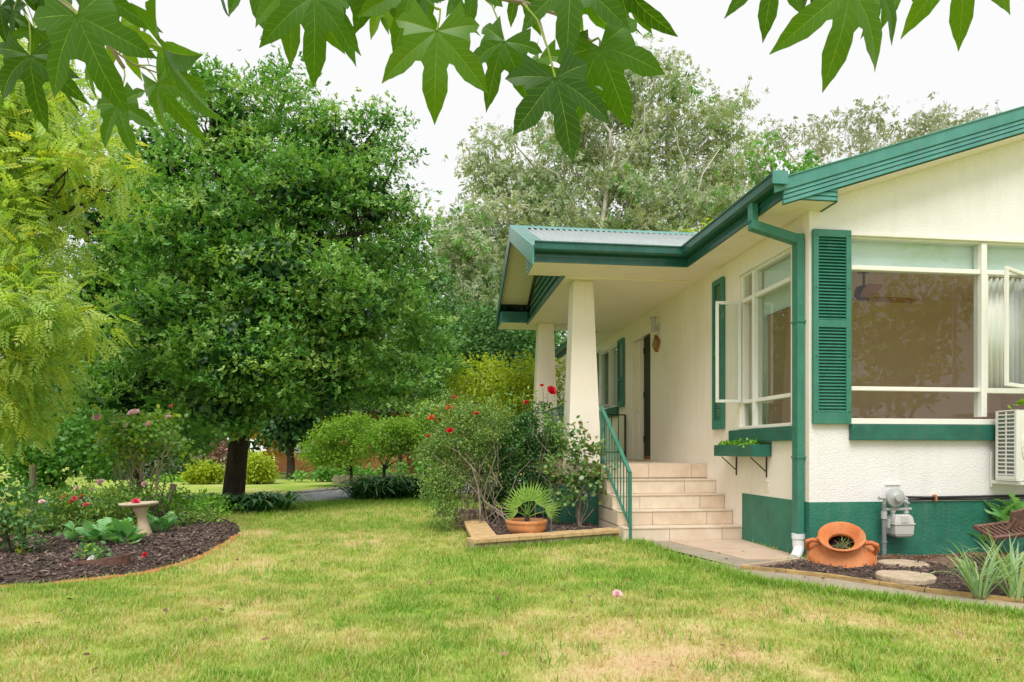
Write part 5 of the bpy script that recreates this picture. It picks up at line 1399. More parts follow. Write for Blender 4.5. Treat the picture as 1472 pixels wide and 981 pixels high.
sw_ = thing('sleeper_wall', 'low grey timber sleeper wall below the lime green small trees', 'wall', (P(520,648,20.5)[0], 20.5, 0))
for i in range(9): MB().box(-.9+i*.25, -.66+i*.25, 0, .1, 0, .26+random.uniform(-.01,.02)).build('sleeper', M['stake'], sw_)
MB().box(1.4,5.0,3.5,3.6,0,.30).build('sleeper', M['stake'], sw_)

# ------------------------------------------------------------------ agapanthus clumps
def strap_clump(cx, cy, n, L, rad, label, mat='agap', group='strap leaved clumps along the lawn edge', name='agapanthus', w_=.07):
    o = thing(name, label, 'plant', (cx, cy, 0), 0, group)
    seg = 5; V = []; F = []; T_ = []
    for i in range(n):
        a_ = rng.uniform(0, 2*math.pi); r0 = rad*math.sqrt(rng.random()); b0 = np.array([r0*math.cos(a_*1.7+i), r0*math.sin(a_*1.7+i)*.7, 0])
        LL = L*rng.uniform(.7,1.15); lean = rng.uniform(.15,.75); w0 = w_*LL*rng.uniform(.7,1.2)
        dx, dy = math.cos(a_), math.sin(a_); base = len(V); tt = rng.random()
        for k in range(seg+1):
            s_ = k/seg; ang = lean + 1.9*s_*s_*rng.uniform(.9,1.0)
            h = LL*(s_*math.cos(lean) - .62*s_**2.6); out_ = LL*(s_*math.sin(lean)+.42*s_*s_)
            wd = w0*(1-.9*s_**3)*.5
            V += [(b0[0]+dx*out_-dy*wd, b0[1]+dy*out_+dx*wd, max(.01, h)), (b0[0]+dx*out_+dy*wd, b0[1]+dy*out_-dx*wd, max(.01, h))]; T_ += [tt, tt]
        for k in range(seg): q = base+2*k; F.append((q, q+1, q+3, q+2))
    npmesh('foliage', V, F, ML[mat], o, 'stuff', {'t': T_}, True)
    return o
for (u, v, n, L, lab) in ((305,738,120,.66,'leftmost strap leaved clump beside the dark trunk'),(345,740,170,.64,'strap leaved clump right in front of the dark trunk'),(385,738,190,.74,'strap leaved clump right of the dark trunk, at the road gap'),(425,733,0,.5,'')):
    if n: g_ = G(u, v-3); strap_clump(g_[0], g_[1], n, L, .38, lab)
for (u, v, n, L, rad, lab) in ((528,720,200,.95,.42,'strap leaved clump at the right edge of the road gap'),(556,717,230,1.15,.5,'tallest strap leaved clump right of the road gap'),(590,716,220,1.0,.5,'strap leaved clump reaching behind the rose bush'),(622,713,160,.85,.5,'strap leaved clump hidden partly by the rose bush')):
    g_ = G(u, v); strap_clump(g_[0], g_[1]+.3, n, L, rad, lab)
g_ = G(612,712); 
g_ = G(240,757,.08); strap_clump(g_[0], g_[1], 90, .42, .12, 'bright green upright grassy clump right of the bird bath', 'mid', None, 'daylily', .05)
g_ = G(258,762,.08); strap_clump(g_[0], g_[1], 40, .22, .06, 'small yellow green tuft at the mulch edge', 'lime', None, 'grass_tuft', .05)

# ------------------------------------------------------------------ shrubs and roses
def flower(mat, r_, parent, loc, layers=4):
    P_, D_, N_, S_ = [], [], [], []
    Mt = Matrix.Rotation(R(random.uniform(25,60)), 3, 'X') @ Matrix.Rotation(R(random.uniform(-25,25)), 3, 'Y')
    for l in range(layers):
        n = 4 + l
        for i in range(n):
            a_ = 2*math.pi*i/n + l*.6; e_ = R(84 - 22*l)
            P_.append(loc); D_.append(tuple(Mt @ Vector((math.cos(a_)*math.cos(e_), math.sin(a_)*math.cos(e_), math.sin(e_)))))
            N_.append(tuple(Mt @ Vector((-math.cos(a_)*math.sin(e_), -math.sin(a_)*math.sin(e_), math.cos(e_))))); S_.append(r_*(.75+.12*l))
    T_ = ([(0,0,0),(.45,.45,.10),(.95,.34,.16),(1.05,-.05,.08),(.9,-.40,.16),(.45,-.45,.10),(.5,0,-.08)], [(0,1,6),(1,2,6),(2,3,6),(3,4,6),(4,5,6),(5,0,6)])
    return inst('flower', *T_, np.array(P_, float), np.array(D_, float), np.array(N_, float), np.array(S_), M[mat], parent, kind=None)
def bush(name, label, cat, base, lobes, dens, per, spread, size, tmpl, mat, stem_n=14, stem_r=.012, bark='bark_grey', flowers=(), extra=None, shell=(.3,1.0), group=None, droop=.1, stemspread=.12, front=.2, nodes=None, out=.6):
    o = thing(name, label, cat, base, 0, group); b = np.array(base, float)
    C = lobe_centers(lobes, dens*2.4, shell, front)
    per = int(per*1.25)
    paths = []
    for i in range(stem_n):
        k = rng.integers(0, len(C)); s0 = np.array([rng.normal(0,stemspread), rng.normal(0,stemspread*.6), -.02])
        paths.append((curve_path(s0, C[k]-b, .2, 6, .04), stem_r*rng.uniform(.5,1.1)))
    stems('stems', paths, M[bark], o, 6, .25)
    leafclump('foliage', C-b, per, spread, size, tmpl, mat, o, droop=droop, out=out)
    if extra:
        for fr, m2 in extra:
            k = rng.choice(len(C), max(1,int(len(C)*fr)), replace=False); leafclump('foliage', C[k]-b, per//2, spread, size, tmpl, m2, o, droop=droop)
    for (u, v, Y, m2, r_) in flowers:
        p = np.array(P(u, v, Y)) - b
        flower(m2, r_, o, tuple(p))
        k = np.argmin(np.linalg.norm(C-b-p, axis=1))
        stems('flower_stem', [(curve_path(C[k]-b, p, .1, 3), .004)], M[bark] if False else M['stake'], o, 5, .6)
    return o
# big rose and twiggy bush by the palm
Yb = 8.6
base = G(690, 757, .1); 
bush('rose_bush', 'tall leggy rose bush with red blooms and bare grey stems beside the palm', 'bush', (P(690,740,Yb)[0], Yb, .1),
     [pxlobe(660,640,Yb,45,55,.35), pxlobe(640,700,Yb-.1,30,40,.3), pxlobe(690,610,Yb,50,40,.35), pxlobe(655,590,Yb,40,28,.3,.6), pxlobe(640,740,Yb-.3,24,26,.25), pxlobe(620,700,Yb-.1,22,30,.25), pxlobe(612,650,Yb,16,26,.2), pxlobe(675,670,Yb+.1,50,50,.35), pxlobe(640,660,Yb+.1,30,50,.3)],
     190, 26, .055, .036, LEAF, 'greybush', 26, .010, flowers=[(653,573,Yb,'red_petal',.04),(685,596,Yb-.2,'red_petal',.045),(646,588,Yb,'orange_petal',.055),(620,602,Yb,'orange_petal',.05),(647,620,Yb-.2,'red_petal',.045),(616,628,Yb,'red_petal',.035)],
     extra=[(.35,'rosebush')], stemspread=.2)
# bare crossing stems at the foot of it
bs = []
B0 = Vector((P(690,740,8.4)[0], 8.4, .1))
for (u0,v0,u1,v1) in ((745,762,640,640),(740,758,625,655),(720,765,668,650),(690,770,665,600),(700,765,715,640),(745,756,655,730),(655,745,700,655),(728,752,700,690),(665,765,640,735),(705,755,765,660),(715,700,690,640),(745,765,660,755)):
    a_ = Vector(P(u0, v0, 8.4+rng.uniform(-.15,.15))) - B0; b_ = Vector(P(u1, v1, 8.45+rng.uniform(-.25,.2))) - B0
    bs.append((curve_path(a_, b_, .10, 6, .03), rng.uniform(.005,.013)))
rb_ = thing('pruned_branches', 'tangle of bare grey branches fanning out low beside the sandstone corner', 'branches', tuple(B0))
stems('stems', bs, M['bark_grey'], rb_, 7, .4)
bush('evergreen_bush', 'dense small leaved dark green bush between the rose and the front column', 'bush', (P(745,740,9.2)[0], 9.2, .1),
     [pxlobe(740,640,9.2,45,50,.45), pxlobe(770,620,9.2,40,45,.4), pxlobe(720,680,9.2,45,40,.4), pxlobe(780,670,9.3,35,40,.35), pxlobe(710,620,9.2,30,35,.3), pxlobe(735,715,9.3,55,22,.3)],
     110, 34, .06, .042, ROUND, 'smallbush', 16, .012, 'bark_dark', flowers=[(757,580,8.9,'red_petal',.045),(792,563,8.9,'red_petal',.07),(779,555,9.0,'red_petal',.03)], extra=[(.25,'rosebush'),(.3,'dark')], front=.3)
bush('rose_cane', 'arching rose canes with sparse leaves in front of the rear column', 'bush', (P(790,740,8.8)[0], 8.8, .1),
     [pxlobe(795,580,8.8,20,25,.15,.5), pxlobe(800,620,8.8,25,35,.2,.6), pxlobe(740,575,8.8,40,22,.2,.4)], 90, 10, .05, .05, LEAF, 'rosebush', 8, .006, 'bark_grey')
bush('camellia_bush', 'young camellia with glossy leaves in front of the porch base', 'bush', (P(833,752,8.25)[0], 8.25, .1),
     [pxlobe(830,625,8.25,25,22,.2,.8), pxlobe(850,655,8.25,22,25,.2,.8), pxlobe(810,665,8.25,28,30,.22,.9), pxlobe(840,690,8.25,30,25,.22,.8), pxlobe(810,700,8.25,24,25,.2,.9), pxlobe(860,700,8.2,14,14,.12,.8), pxlobe(805,735,8.3,14,12,.1,.4)],
     170, 9, .055, .064, ROUND, 'camellia', 10, .008, 'bark_grey', stemspread=.02)
stems('trunk', [([(0,0,-.03),(-.01,0,.15),(.01,0,.3),(0,0,.45)], .022)], M['bark_grey'], bpy.data.objects['camellia_bush'], 8, .6)
# garden tap / spike behind palm pot
spk = thing('garden_stake', 'thin dark metal stake standing behind the palm pot', 'stake', (P(695,758,8.9)[0], 8.9, .08))
MB().tube([(0,0,0),(0,0,.62)], .018, 8).build('stake_post', M['black_metal'], spk)
tp_ = thing('sprinkler', 'small grey garden sprinkler on the mulch right of the palm pot', 'sprinkler', tuple(G(792,766,.10)))
MB().tube([(0,0,0),(0,0,.20)], .010, 8).tube([(-.02,0,.2),(-.02,0,.26)], .012, 8).build('riser', M['pipe_grey'], tp_); MB().box(-.08,.12,-.02,.02,.0,.02).build('foot', M['pipe_grey'], tp_)

# round bed planting
def GB(u, v, z=.08): return G(u, v, z)
g1 = GB(25,796)
bush('rose_bush', 'young blue green leaved rose at the left edge of the round bed', 'bush', g1, [pxlobe(18,730,g1[1],32,40,.28), pxlobe(45,760,g1[1],18,30,.18), pxlobe(10,770,g1[1],16,25,.15)], 170, 14, .05, .05, ROUND, 'smallbush', 10, .008, 'bark_dark', extra=[(.2,'rosebush')], flowers=[(60,722,g1[1],'pink_petal',.025)], stemspread=.03)
g1 = GB(95,766)
bush('rose_bush', 'wide low rose bush with pink blooms in the middle of the round bed', 'bush', g1, [pxlobe(95,735,g1[1],45,35,.4), pxlobe(130,725,g1[1],50,32,.4), pxlobe(60,740,g1[1],25,28,.3), pxlobe(160,735,g1[1],35,32,.35), pxlobe(110,750,g1[1],35,22,.3)], 150, 22, .055, .042, LEAF, 'rosebush', 20, .01, 'bark_dark', extra=[(.5,'mid'),(.25,'lime')],
     flowers=[(111,703,g1[1]-.2,'pink_petal',.035),(107,717,g1[1]-.3,'hot_petal',.028),(124,727,g1[1]-.4,'hot_petal',.034),(103,722,g1[1]-.3,'orange_petal',.035),(117,716,g1[1]-.2,'orange_petal',.04),(133,705,g1[1],'pink_petal',.03),(145,694,g1[1]+.3,'pink_petal',.045),(92,716,g1[1]-.2,'orange_petal',.03)])
g1 = GB(178,757)
bush('rose_bush', 'low rose bush with pink blooms directly behind the bird bath', 'bush', g1, [pxlobe(190,712,g1[1],35,20,.35), pxlobe(170,730,g1[1],30,25,.3), pxlobe(200,735,g1[1],22,25,.3)], 170, 22, .05, .04, LEAF, 'mid', 14, .008, 'bark_dark', extra=[(.5,'lime')], flowers=[(208,696,g1[1],'pink_petal',.035),(160,712,g1[1]-.3,'hot_petal',.04),(178,704,g1[1],'pink_petal',.03)])
g1 = GB(215,752)
Yr = g1[1]
bush('standard_rose', 'tall standard rose with pale pink blooms behind the bird bath', 'bush', g1, [pxlobe(200,620,Yr,45,22,.4), pxlobe(235,620,Yr,32,25,.35), pxlobe(170,625,Yr,28,25,.3), pxlobe(210,645,Yr,45,18,.35,.6), pxlobe(160,650,Yr,20,18,.25,.6), pxlobe(185,605,Yr,45,14,.3,.7)], 75, 24, .08, .06, ROUND, 'rosebush', 26, .013, 'stake', extra=[(.6,'bright'),(.3,'lime')],
     flowers=[(140,601,Yr-.2,'pink_petal',.055),(193,596,Yr-.2,'pink_petal',.075),(182,613,Yr-.3,'pink_petal',.045),(215,611,Yr-.3,'pink_petal',.05),(247,585,Yr,'orange_petal',.035),(242,600,Yr,'pink_petal',.035),(168,602,Yr,'pink_petal',.025)], stemspread=.14)
bs = []
for (u0,v0,u1,v1,r_) in ((222,735,228,660,.02),(228,690,240,635,.012),(205,700,200,640,.012),(212,700,190,620,.010),(190,705,195,650,.012),(175,690,168,640,.014),(240,655,250,620,.01)):
    a_ = Vector(P(u0,v0,Yr-.1))-Vector(g1); b_ = Vector(P(u1,v1,Yr-.1))-Vector(g1); bs.append((curve_path(a_, b_, .07, 5), r_))
stems('stems', bs, M['stake'], bpy.data.objects['standard_rose'], 7, .6)
g1 = GB(285,748)
bush('shrub', 'loose bright green bush at the right end of the round bed', 'bush', g1, [pxlobe(270,722,g1[1],38,18,.5), pxlobe(300,730,g1[1],25,16,.4), pxlobe(245,725,g1[1],25,18,.4), pxlobe(315,738,g1[1],15,10,.3)], 110, 24, .07, .055, LEAF, 'bright', 16, .008, 'bark_grey', extra=[(.3,'mid')])
g1 = GB(290,753)
bush('shrub', 'olive tinged low plant at the mulch tip of the round bed', 'bush', g1, [pxlobe(285,740,g1[1],22,10,.25), pxlobe(310,742,g1[1],15,9,.2)], 200, 18, .05, .045, LEAF, 'rosebush', 8, .005)
g1 = GB(55,800)
bush('seedling', 'tiny yellow green seedling at the foot of the left rose', 'plant', GB(34,797), [pxlobe(36,792,GB(34,797)[1],9,4,.08)], 500, 8, .02, .03, ROUND, 'lime', 3, .003)

# bird bath
gb = GB(209, 771); bb = thing('bird_bath', 'pale concrete bird bath with a tilted tapering pedestal in the round bed', 'bird bath', (gb[0], gb[1], .06), 0)
bb.scale = (.84, .84, .80)
mb = MB(); hh = .50
T = Matrix.Translation((0,0,0))
ped = [(.092,0),(.095,.03),(.088,.09),(.078,.15),(.066,.22),(.06,.28),(.062,.33),(.075,.38),(.098,.42),(.10,.44)]
o_ = MB().lathe(ped, 28).build('pedestal', M['bath_low'], bb, smooth=True)
o_.rotation_euler = (0, R(-9), 0)
o_ = MB().lathe([(.02,.43),(.12,.435),(.20,.455),(.235,.475),(.24,.49),(.232,.505),(.20,.50),(.14,.48),(.02,.47)], 40, closed=True).build('bowl', M['bath'], bb, smooth=True)
o_.location = (-.07, 0, .0); o_.rotation_euler = (0, R(-2), 0)
fl_ = thing('rose_petal_bloom', 'magenta rose bloom resting on the bird bath rim', 'flower', (gb[0]-.05, gb[1]-.1, .06+.40)); flower('hot_petal', .045, fl_, (0,0,.01))
# stake leaning, timber stake at left, old wheel hoop
lk = thing('garden_stake', 'thick grey timber stake leaning right behind the bird bath', 'stake', (P(230,730,8.9)[0], 8.9, .06))
MB().tube([(0,0,-.05),(.20,0,.53)], [.037,.034], 10).build('stake_post', M['stake'], lk)
lk2 = thing('garden_stake', 'upright weathered timber post among the left shrubs', 'stake', (P(49,715,9.3)[0], 9.3, .0))
MB().tube([(0,0,0),(-.02,0,.85)], [.045,.042], 10).build('stake_post', M['stake'], lk2)
hp = thing('wire_hoop', 'black wire spiral hoop standing right behind the bird bath', 'garden ornament', (P(214,738,8.5)[0], 8.5, .28))
mb = MB()
for r_ in (.12,.085,.05): mb.tube([(r_*math.cos(a_)*.8, .02*math.sin(3*a_), r_*math.sin(a_)) for a_ in np.linspace(0, 6.283, 25)], .005, 5, False)
mb.build('hoop_ring', M['black_metal'], hp); MB().tube([(0,0,-.30),(0,0,-.1)], .006, 6).build('hoop_leg', M['black_metal'], hp)
# sunken bowl with seedling
sp = GB(118, 808); rg = thing('sunken_pot', 'dark broken pot rim half buried in mulch with a seedling inside', 'pot', (sp[0]+.05, sp[1], .06), R(8))
mb = MB(); pr = []
n = 26
for i in range(n+1):
    a_ = R(-165 + 200*i/n); z = .02 + .06*(.5+.5*math.cos(a_+.1)); pr.append((.34*math.cos(a_), .17*math.sin(a_), z))
vs = []
for p in pr: vs += [(p[0],p[1],-.04),(p[0],p[1],p[2]),(p[0]*.93,p[1]*.90,p[2]),(p[0]*.93,p[1]*.90,-.04)]
fs = []
for i in range(n):
    for k in range(4): fs.append((i*4+k, i*4+(k+1)%4, (i+1)*4+(k+1)%4, (i+1)*4+k))
mb.add(vs, fs); mb.build('pot_rim', M['rust'], rg)
g1 = (sp[0]+.12, sp[1]+.02, .08)
bush('seedling', 'leafy blue green seedling inside the half buried pot rim', 'plant', g1, [pxlobe(120,796,g1[1],20,9,.12), pxlobe(140,797,g1[1],12,7,.1)], 420, 8, .03, .05, ROUND, 'smallbush', 8, .004, extra=[(.5,'bright')])
w_ = thing('fallen_bloom', 'pale round bloom lying at the rim of the half buried pot', 'flower', tuple(GB(134,806,.10))); flower('white_petal', .045, w_, (0,0,0))
for (u, v, m_, lab, r_) in ((209,799,'red_petal','scattered red petals on the round bed mulch',.03),(887,856,'pink_petal','fallen pink bloom lying on the lawn',.035)):
    g_ = G(u, v, .08 if u < 400 else .02); o_ = thing('fallen_bloom', lab, 'flower', g_); flower(m_, r_, o_, (0,0,0))

# ------------------------------------------------------------------ hanging liquidambar leaves
def veined_mat():
    m, t, b = new_mat('liquidambar_leaves'); L = t.links.new
    def attr(n):
        a = t.nodes.new('ShaderNodeAttribute'); a.attribute_name = n; return a.outputs['Fac']
    def math_(op, *a):
        n = t.nodes.new('ShaderNodeMath'); n.operation = op
        for i, x in enumerate(a):
            if isinstance(x, (int, float)): n.inputs[i].default_value = x
            else: L(x, n.inputs[i])
        return n.outputs[0]
    vein = attr('vein'); s_ = attr('ls'); b_ = attr('lb'); tv = attr('t')
    ph = math_('FRACT', math_('MULTIPLY', math_('SUBTRACT', s_, math_('MULTIPLY', b_, .9)), 9.0))
    sec = math_('LESS_THAN', math_('ABSOLUTE', math_('SUBTRACT', ph, .5)), .045)
    mid = math_('GREATER_THAN', vein, .45)
    mask = math_('MAXIMUM', mid, math_('MULTIPLY', sec, .28))
    r = t.nodes.new('ShaderNodeValToRGB'); cr = r.color_ramp
    cr.elements[0].color = (.030,.10,.005,1); cr.elements[1].color = (.19,.36,.010,1); e = cr.elements.new(.5); e.color = (.075,.20,.006,1)
    L(tv, r.inputs[0])
    nz = t.nodes.new('ShaderNodeTexNoise'); nz.inputs['Scale'].default_value = 14; nz.inputs['Detail'].default_value = 4
    g = t.nodes.new('ShaderNodeNewGeometry'); L(g.outputs['Position'], nz.inputs['Vector'])
    mxn = t.nodes.new('ShaderNodeMix'); mxn.data_type = 'RGBA'; mxn.blend_type = 'MULTIPLY'; L(nz.outputs['Fac'], mxn.inputs[0]); L(r.outputs[0], mxn.inputs[6]); mxn.inputs[7].default_value = (.75,.8,.7,1)
    mxv = t.nodes.new('ShaderNodeMix'); mxv.data_type = 'RGBA'; L(mask, mxv.inputs[0]); L(mxn.outputs[2], mxv.inputs[6]); mxv.inputs[7].default_value = (.24,.36,.05,1)
    L(mxv.outputs[2], b.inputs['Base Color']); b.inputs['Roughness'].default_value = .38; b.inputs['Specular IOR Level'].default_value = .4
    bp_n = t.nodes.new('ShaderNodeBump'); bp_n.inputs['Strength'].default_value = .5; bp_n.inputs['Distance'].default_value = .002; L(mask, bp_n.inputs['Height']); L(bp_n.outputs[0], b.inputs['Normal'])
    tr = t.nodes.new('ShaderNodeBsdfTranslucent')
    m2 = t.nodes.new('ShaderNodeMix'); m2.data_type = 'RGBA'; m2.blend_type = 'MULTIPLY'; m2.inputs[0].default_value = 1; L(mxv.outputs[2], m2.inputs[6]); m2.inputs[7].default_value = (1.75,1.55,.3,1)
    L(m2.outputs[2], tr.inputs[0])
    ms = t.nodes.new('ShaderNodeMixShader'); ms.inputs[0].default_value = .5; L(b.outputs[0], ms.inputs[1]); L(tr.outputs[0], ms.inputs[2]); L(ms.outputs[0], t.nodes['Material Output'].inputs[0])
    return m
MLQ = veined_mat()
def star_leaf(seed, curl=.25, narrow=1.0, droopk=.25):
    rr = random.Random(seed)
    # (angle from tip, relative length, half width)
    lobes = [(0,1.0,.158),(50,.88,.148),(-50,.88,.148),(106,.58,.105),(-106,.58,.105)]
    lobes = [(a+rr.uniform(-4,4), l*rr.uniform(.93,1.05), w_*rr.uniform(.92,1.1)) for a, l, w_ in lobes]
    lobes.sort()
    V = [(0,0,0)]; ls = [0]; lb = [0]; vein = [0]; F = []
    RN = 9
    S_ = [0,.06,.18,.29,.38,.44,.52,.60,.68,.76,.84,.90,.95,1.0]
    PK = ([.38,.44,.52,.60,.68,.76,.84,.90,.95,1.0], [1.0,.88,.96,1.02,.96,.80,.56,.34,.17,.02])
    def hw(s_, w_):
        # lanceolate half width, narrow waist at the notch
        if s_ < .30: return None
        return w_*(math.sin(math.pi*min(1,(s_-.30)/.70)**.80*.92+ .24)) if s_ < 1 else .0
    T_ = (-1,-.72,-.4,-.035,0,.035,.4,.72,1)
    n_l = len(lobes)
    grid = []
    for li, (a, L, w_) in enumerate(lobes):
        am = (lobes[li-1][0]+a)/2 if li > 0 else a-36
        ap = (lobes[li+1][0]+a)/2 if li < n_l-1 else a+36
        rows = []
        for si, s_ in enumerate(S_[1:]):
            row = []
            for T1 in T_:
                # wide sector near the centre, lanceolate beyond the notch
                rad = s_ if s_ <= .38 else .38 + (s_-.38)/.62*(L-.38)
                sect = (a-am if T1 < 0 else ap-a)
                wsec = rad*math.tan(R(min(sect,36)))
                wd = wsec if s_ <= .38 else min(wsec, w_*float(np.interp(s_, *PK)))
                ser = 1 + (.035*(1 if (si % 2) else -1) if abs(T1) == 1 and .45 < s_ < .93 else 0)
                x = rad; y = T1*wd*ser
                row.append((x, y, T1, s_))
            rows.append(row)
        ca_, sa_ = math.cos(R(a)), math.sin(R(a))
        base = len(V)
        ph = rr.uniform(0,6.28)
        for row in rows:
            for (x, y, T1, s_) in row:
                X = x*ca_ - y*sa_; Y = x*sa_ + y*ca_; r2 = X*X+Y*Y
                z = -droopk*r2*(1+.8*abs(Y)) + curl*abs(y)*(1.0 if abs(a) < 200 else 1) + .05*math.sin(x*7+ph)*max(0,x-.38) + .02*math.sin(Y*9+seed)*r2
                V.append((X, Y, z)); ls.append(s_); lb.append(abs(y)/L); vein.append(1.0 if abs(T1) < .01 else 0.0 if abs(T1) > .06 else .0)
        nT = len(T_)
        for k in range(nT-1): F.append((0, base+k, base+k+1))
        for s2 in range(len(rows)-1):
            for k in range(nT-1):
                q = base+s2*nT+k; F.append((q, q+nT, q+nT+1, q+1))
    return V, F, ls, lb, vein
def star_mesh(seed, curl, droopk, tval):
    V, F, ls, lb, vein = star_leaf(seed, curl, 1, droopk)
    me = bpy.data.meshes.new('leaf'); me.from_pydata(V, [], F); me.materials.append(MLQ)
    for n_, d_ in (('ls',ls),('lb',lb),('vein',vein),('t',[tval]*len(V))):
        a_ = me.attributes.new(n_, 'FLOAT', 'POINT'); a_.data.foreach_set('value', d_)
    me.polygons.foreach_set('use_smooth', [True]*len(F)); me.update()
    return me
lq = thing('liquidambar_tree', 'overhanging liquidambar branches with large star shaped leaves across the top', 'tree', (-2.6, -1.6, 0))
LQ0 = Vector(lq.location)
RL = .105
twigpts = []
def hang(u, v, u2, v2, yaw=0, roll=0, curl=.22, droopk=.2, tval=None, pet=None, extra_scale=1.0, seed=None, pitch=0):
    """leaf whose petiole joins at photo pixel (u,v), main lobe tip near (u2,v2)"""
    Lpx = math.hypot(u2-u, v2-v)
    Y = min(1.65, max(.75, RL*FPX/Lpx*1.0)) * extra_scale
    a = Vector((u2-u, 0, -(v2-v))).normalized()
    a = (a*math.cos(pitch) + Vector((0,1,0))*math.sin(pitch)).normalized()
    n = Vector((0,-1,0)); n = (n - a*n.dot(a)).normalized()
    n = Matrix.Rotation(roll, 3, a) @ n
    side = n.cross(a)
    m = Matrix((a, side, n)).transposed().to_4x4()
    size = Lpx/FPX*Y / max(.4, math.cos(pitch))
    seed_ = seed if seed is not None else int(u*7+v)
    o = link('leaf', star_mesh(seed_, curl, droopk, tval if tval is not None else random.random()), lq)
    p = Vector(P(u, v, Y)) - LQ0
    m = Matrix.Translation(p) @ m @ Matrix.Scale(size, 4)
    o.matrix_local = m
    if pet:
        q = Vector(P(pet[0], pet[1], Y+.03)) - LQ0
        midp = (p+q)/2 + Vector((.01,0,.012))
        MB().tube([p, p*.7+q*.3+Vector((.004,0,.006)), midp*.6+q*.4, q], [.0016,.0013,.0014,.0018], 6).build('leaf_stalk', ML['lime'], lq)
    return o
random.seed(9)
LEAVES = [
 # u,v, tip u,v, roll, curl, t, petiole start, pitch
 (111,22, 150,150, .15,.12,.25,(62,-2),.1),
 (43,80, 42,166, 0,.3,.35,(35,20),.1),
 (86,86, 80,150, 1.0,.5,.15,(70,40),.1),
 (50,42, 40,82, -.6,.3,.3,(30,0),.2),
 (170,150, 187,220, .3,.3,.4,(178,98),.0),
 (227,120, 262,196, .3,.25,.55,(190,92),.1),
 (235,70, 300,180, 1.25,.5,.45,(172,75),.1),
 (252,108, 292,116, .5,.3,.5,(196,94),.2),
 (172,40, 190,102, .2,.25,.85,(150,0),.1),
 (150,-5, 208,32, .4,.25,.6,(130,-40),.2),
 (20,15, 12,60, .5,.3,.1,(30,-30),.1),
 (0,10, 0,60, -.4,.3,.2,(0,-30),.1),
 (60,-5, 75,30, .3,.3,.15,(50,-40),.3),
 (100,-20, 130,20, -.4,.3,.3,(100,-60),.2),
 (90,40, 130,80, -.8,.3,.3,(60,10),.2),
 (20,-30, 45,20, .5,.3,.05,(20,-60),.2),
 (130,95, 128,138, .6,.3,.6,(120,60),.2),
 (208,55, 205,92, 1.1,.3,.6,(175,50),.2),
 (368,-50, 370,44, 0,.2,.3,None,0),
 (318,-20, 314,20, .8,.3,.05,None,0),
 (425,-22, 402,76, .1,.2,.5,None,.1),
 (450,-5, 465,104, -.3,.22,.45,(455,-40),0),
 (470,-15, 500,60, .4,.3,.3,(470,-50),.1),
 (490,-30, 478,40, -.5,.3,.15,None,.2),
 (545,-50, 510,34, -.2,.25,.5,None,0),
 (528,-20, 560,18, -.3,.3,.2,None,.1),
 (560,-10, 567,66, .2,.2,.8,(560,-50),0),
 (590,-15, 576,78, -.4,.3,.75,(585,-50),0),
 (545,-10, 545,38, .6,.3,.25,None,.3),
 (628,45, 623,160, 0,.2,.5,(626,12),.05),
 (612,-30, 608,72, 1.2,.45,.0,None,.1),
 (655,-25, 662,48, 1.15,.4,.2,None,0),
 (682,-30, 672,40, .3,.2,.55,None,0),
 (725,60, 690,140, .25,.2,.45,(693,-5),.15),
 (798,112, 832,226, -.1,.15,.3,(752,5),.05),
 (815,100, 885,165, 1.0,.5,.1,(800,110),.3),
 (775,85, 742,150, .9,.4,.6,None,.3),
 (862,68, 902,174, .1,.15,.35,(850,60),.05),
 (822,-30, 812,86, .1,.2,.55,None,0),
 (750,-25, 772,36, .4,.3,.5,None,.1),
 (785,-35, 780,15, .2,.3,.55,None,.1),
 (835,-15, 868,48, 1.0,.4,.55,None,.1),
 (905,-35, 915,50, 1.1,.4,.35,None,0),
 (895,-30, 938,60, 1.25,.4,.25,None,.1),
 (870,-20, 890,20, .3,.3,.7,None,.2),
 (640,-30, 630,-2, .3,.3,.4,None,.2),
 (720,-30, 735,5, .3,.3,.4,None,.2),
 (1222,-18, 1213,112, .0,.15,.6,None,0),
 (1112,-45, 1100,37, .1,.2,.45,None,0),
 (1385,-60, 1388,45, .2,.2,.55,None,0),
 (1300,-40, 1274,28, .3,.2,.5,None,.1),
 (1262,-20, 1308,40, -.4,.25,.55,None,.1),
 (1175,-30, 1166,16, 1.0,.3,.1,None,.1),
]
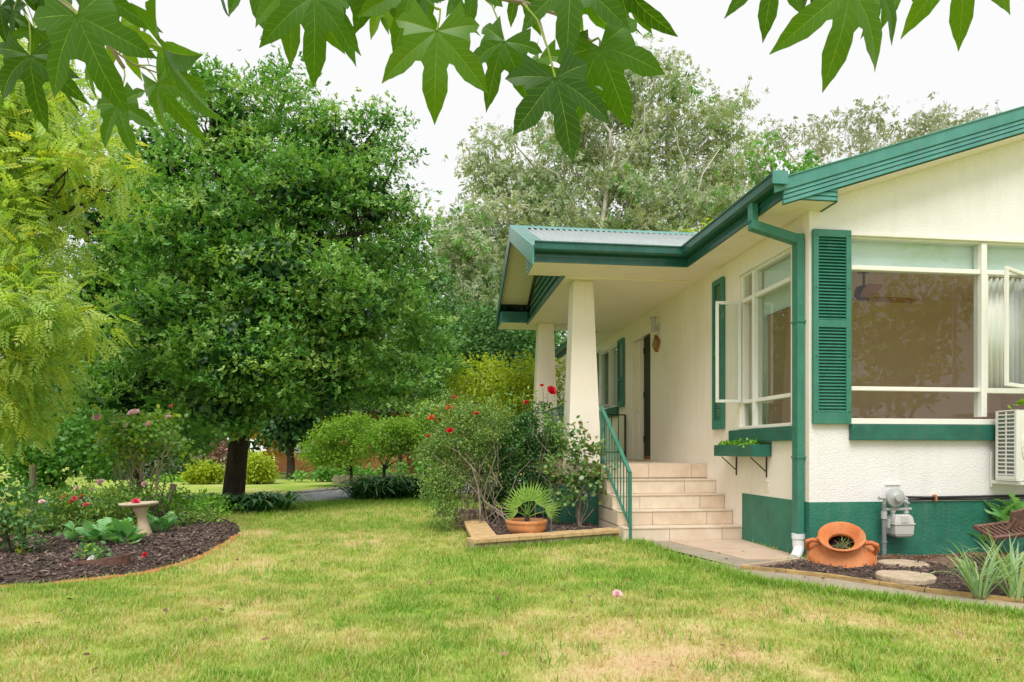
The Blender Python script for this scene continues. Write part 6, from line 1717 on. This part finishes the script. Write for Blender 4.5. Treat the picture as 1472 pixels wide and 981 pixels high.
for (u,v,u2,v2,roll,curl,tv,pet,pitch) in LEAVES:
    hang(u,v,u2,v2,0,roll+(random.uniform(-.25,.25) if abs(roll) < 1 else 0),curl+random.uniform(-.1,.12),random.uniform(.15,.5),max(0,min(1,tv+random.uniform(-.25,.2))),pet,pitch=pitch)
tw_ = []
def lp_(u, v, Y): return tuple(Vector(P(u,v,Y)) - LQ0)
for path, r_ in (([(-300,-400,1.0),(-60,-90,1.05),(60,-20,1.1),(90,5,1.1),(130,35,1.1),(160,70,1.12),(178,98,1.15)], .007),
                 ([(-60,-90,1.05),(200,-110,1.1),(420,-60,1.15),(560,-45,1.15),(693,-8,1.15),(752,4,1.15),(800,20,1.15),(850,60,1.15)], .006),
                 ([(420,-60,1.15),(900,-120,1.2),(1220,-60,1.2),(1385,-70,1.2)], .006), ([(160,70,1.12),(190,92,1.15),(240,110,1.18)], .002),
                 ([(172,75,1.15),(235,72,1.2)], .0018), ([(560,-45,1.15),(626,12,1.1)], .003), ([(752,4,1.15),(775,25,1.12),(798,112,.95)], .0018)):
    tw_.append(([lp_(*q) for q in path], r_))
stems('twigs', tw_, M['bark_grey'], lq, 7, .5)
stems('branches', [([(.0,0,2.0),(.3,.8,2.9),(.9,1.8,2.9),lp_(-300,-400,1.0)], .04), ([(0,0,2.0),(.2,.2,4),(.6,.4,6)], .12)], M['bark_grey'], lq, 10, .25)
MB().tube([(0,0,-.1),(0,0,.2),(.02,.02,2.2)], [.26,.19,.15], 14, False).build('trunk', M['bark_grey'], lq, smooth=True)

# garden tree standing right of the camera, out of frame, that mirrors in the front window
rt = [((8.6,1.2,2.6),(1.1,1.0,.7),1),((9.4,.6,3.4),(1.2,1.0,.8),1),((7.9,.9,2.0),(.7,.7,.4),1),((9.6,1.4,4.4),(.9,.9,.7),1)]
tree('garden_tree', 'yellow green tree right of the viewpoint, mirrored in the front window', 'tree', (9.6,.8,0), .1, rt, 20, 30, .16, .14, ROUND, 'lime', 'bark_grey', fork=(9.5,.8,1.6), twigs=20, front=0)
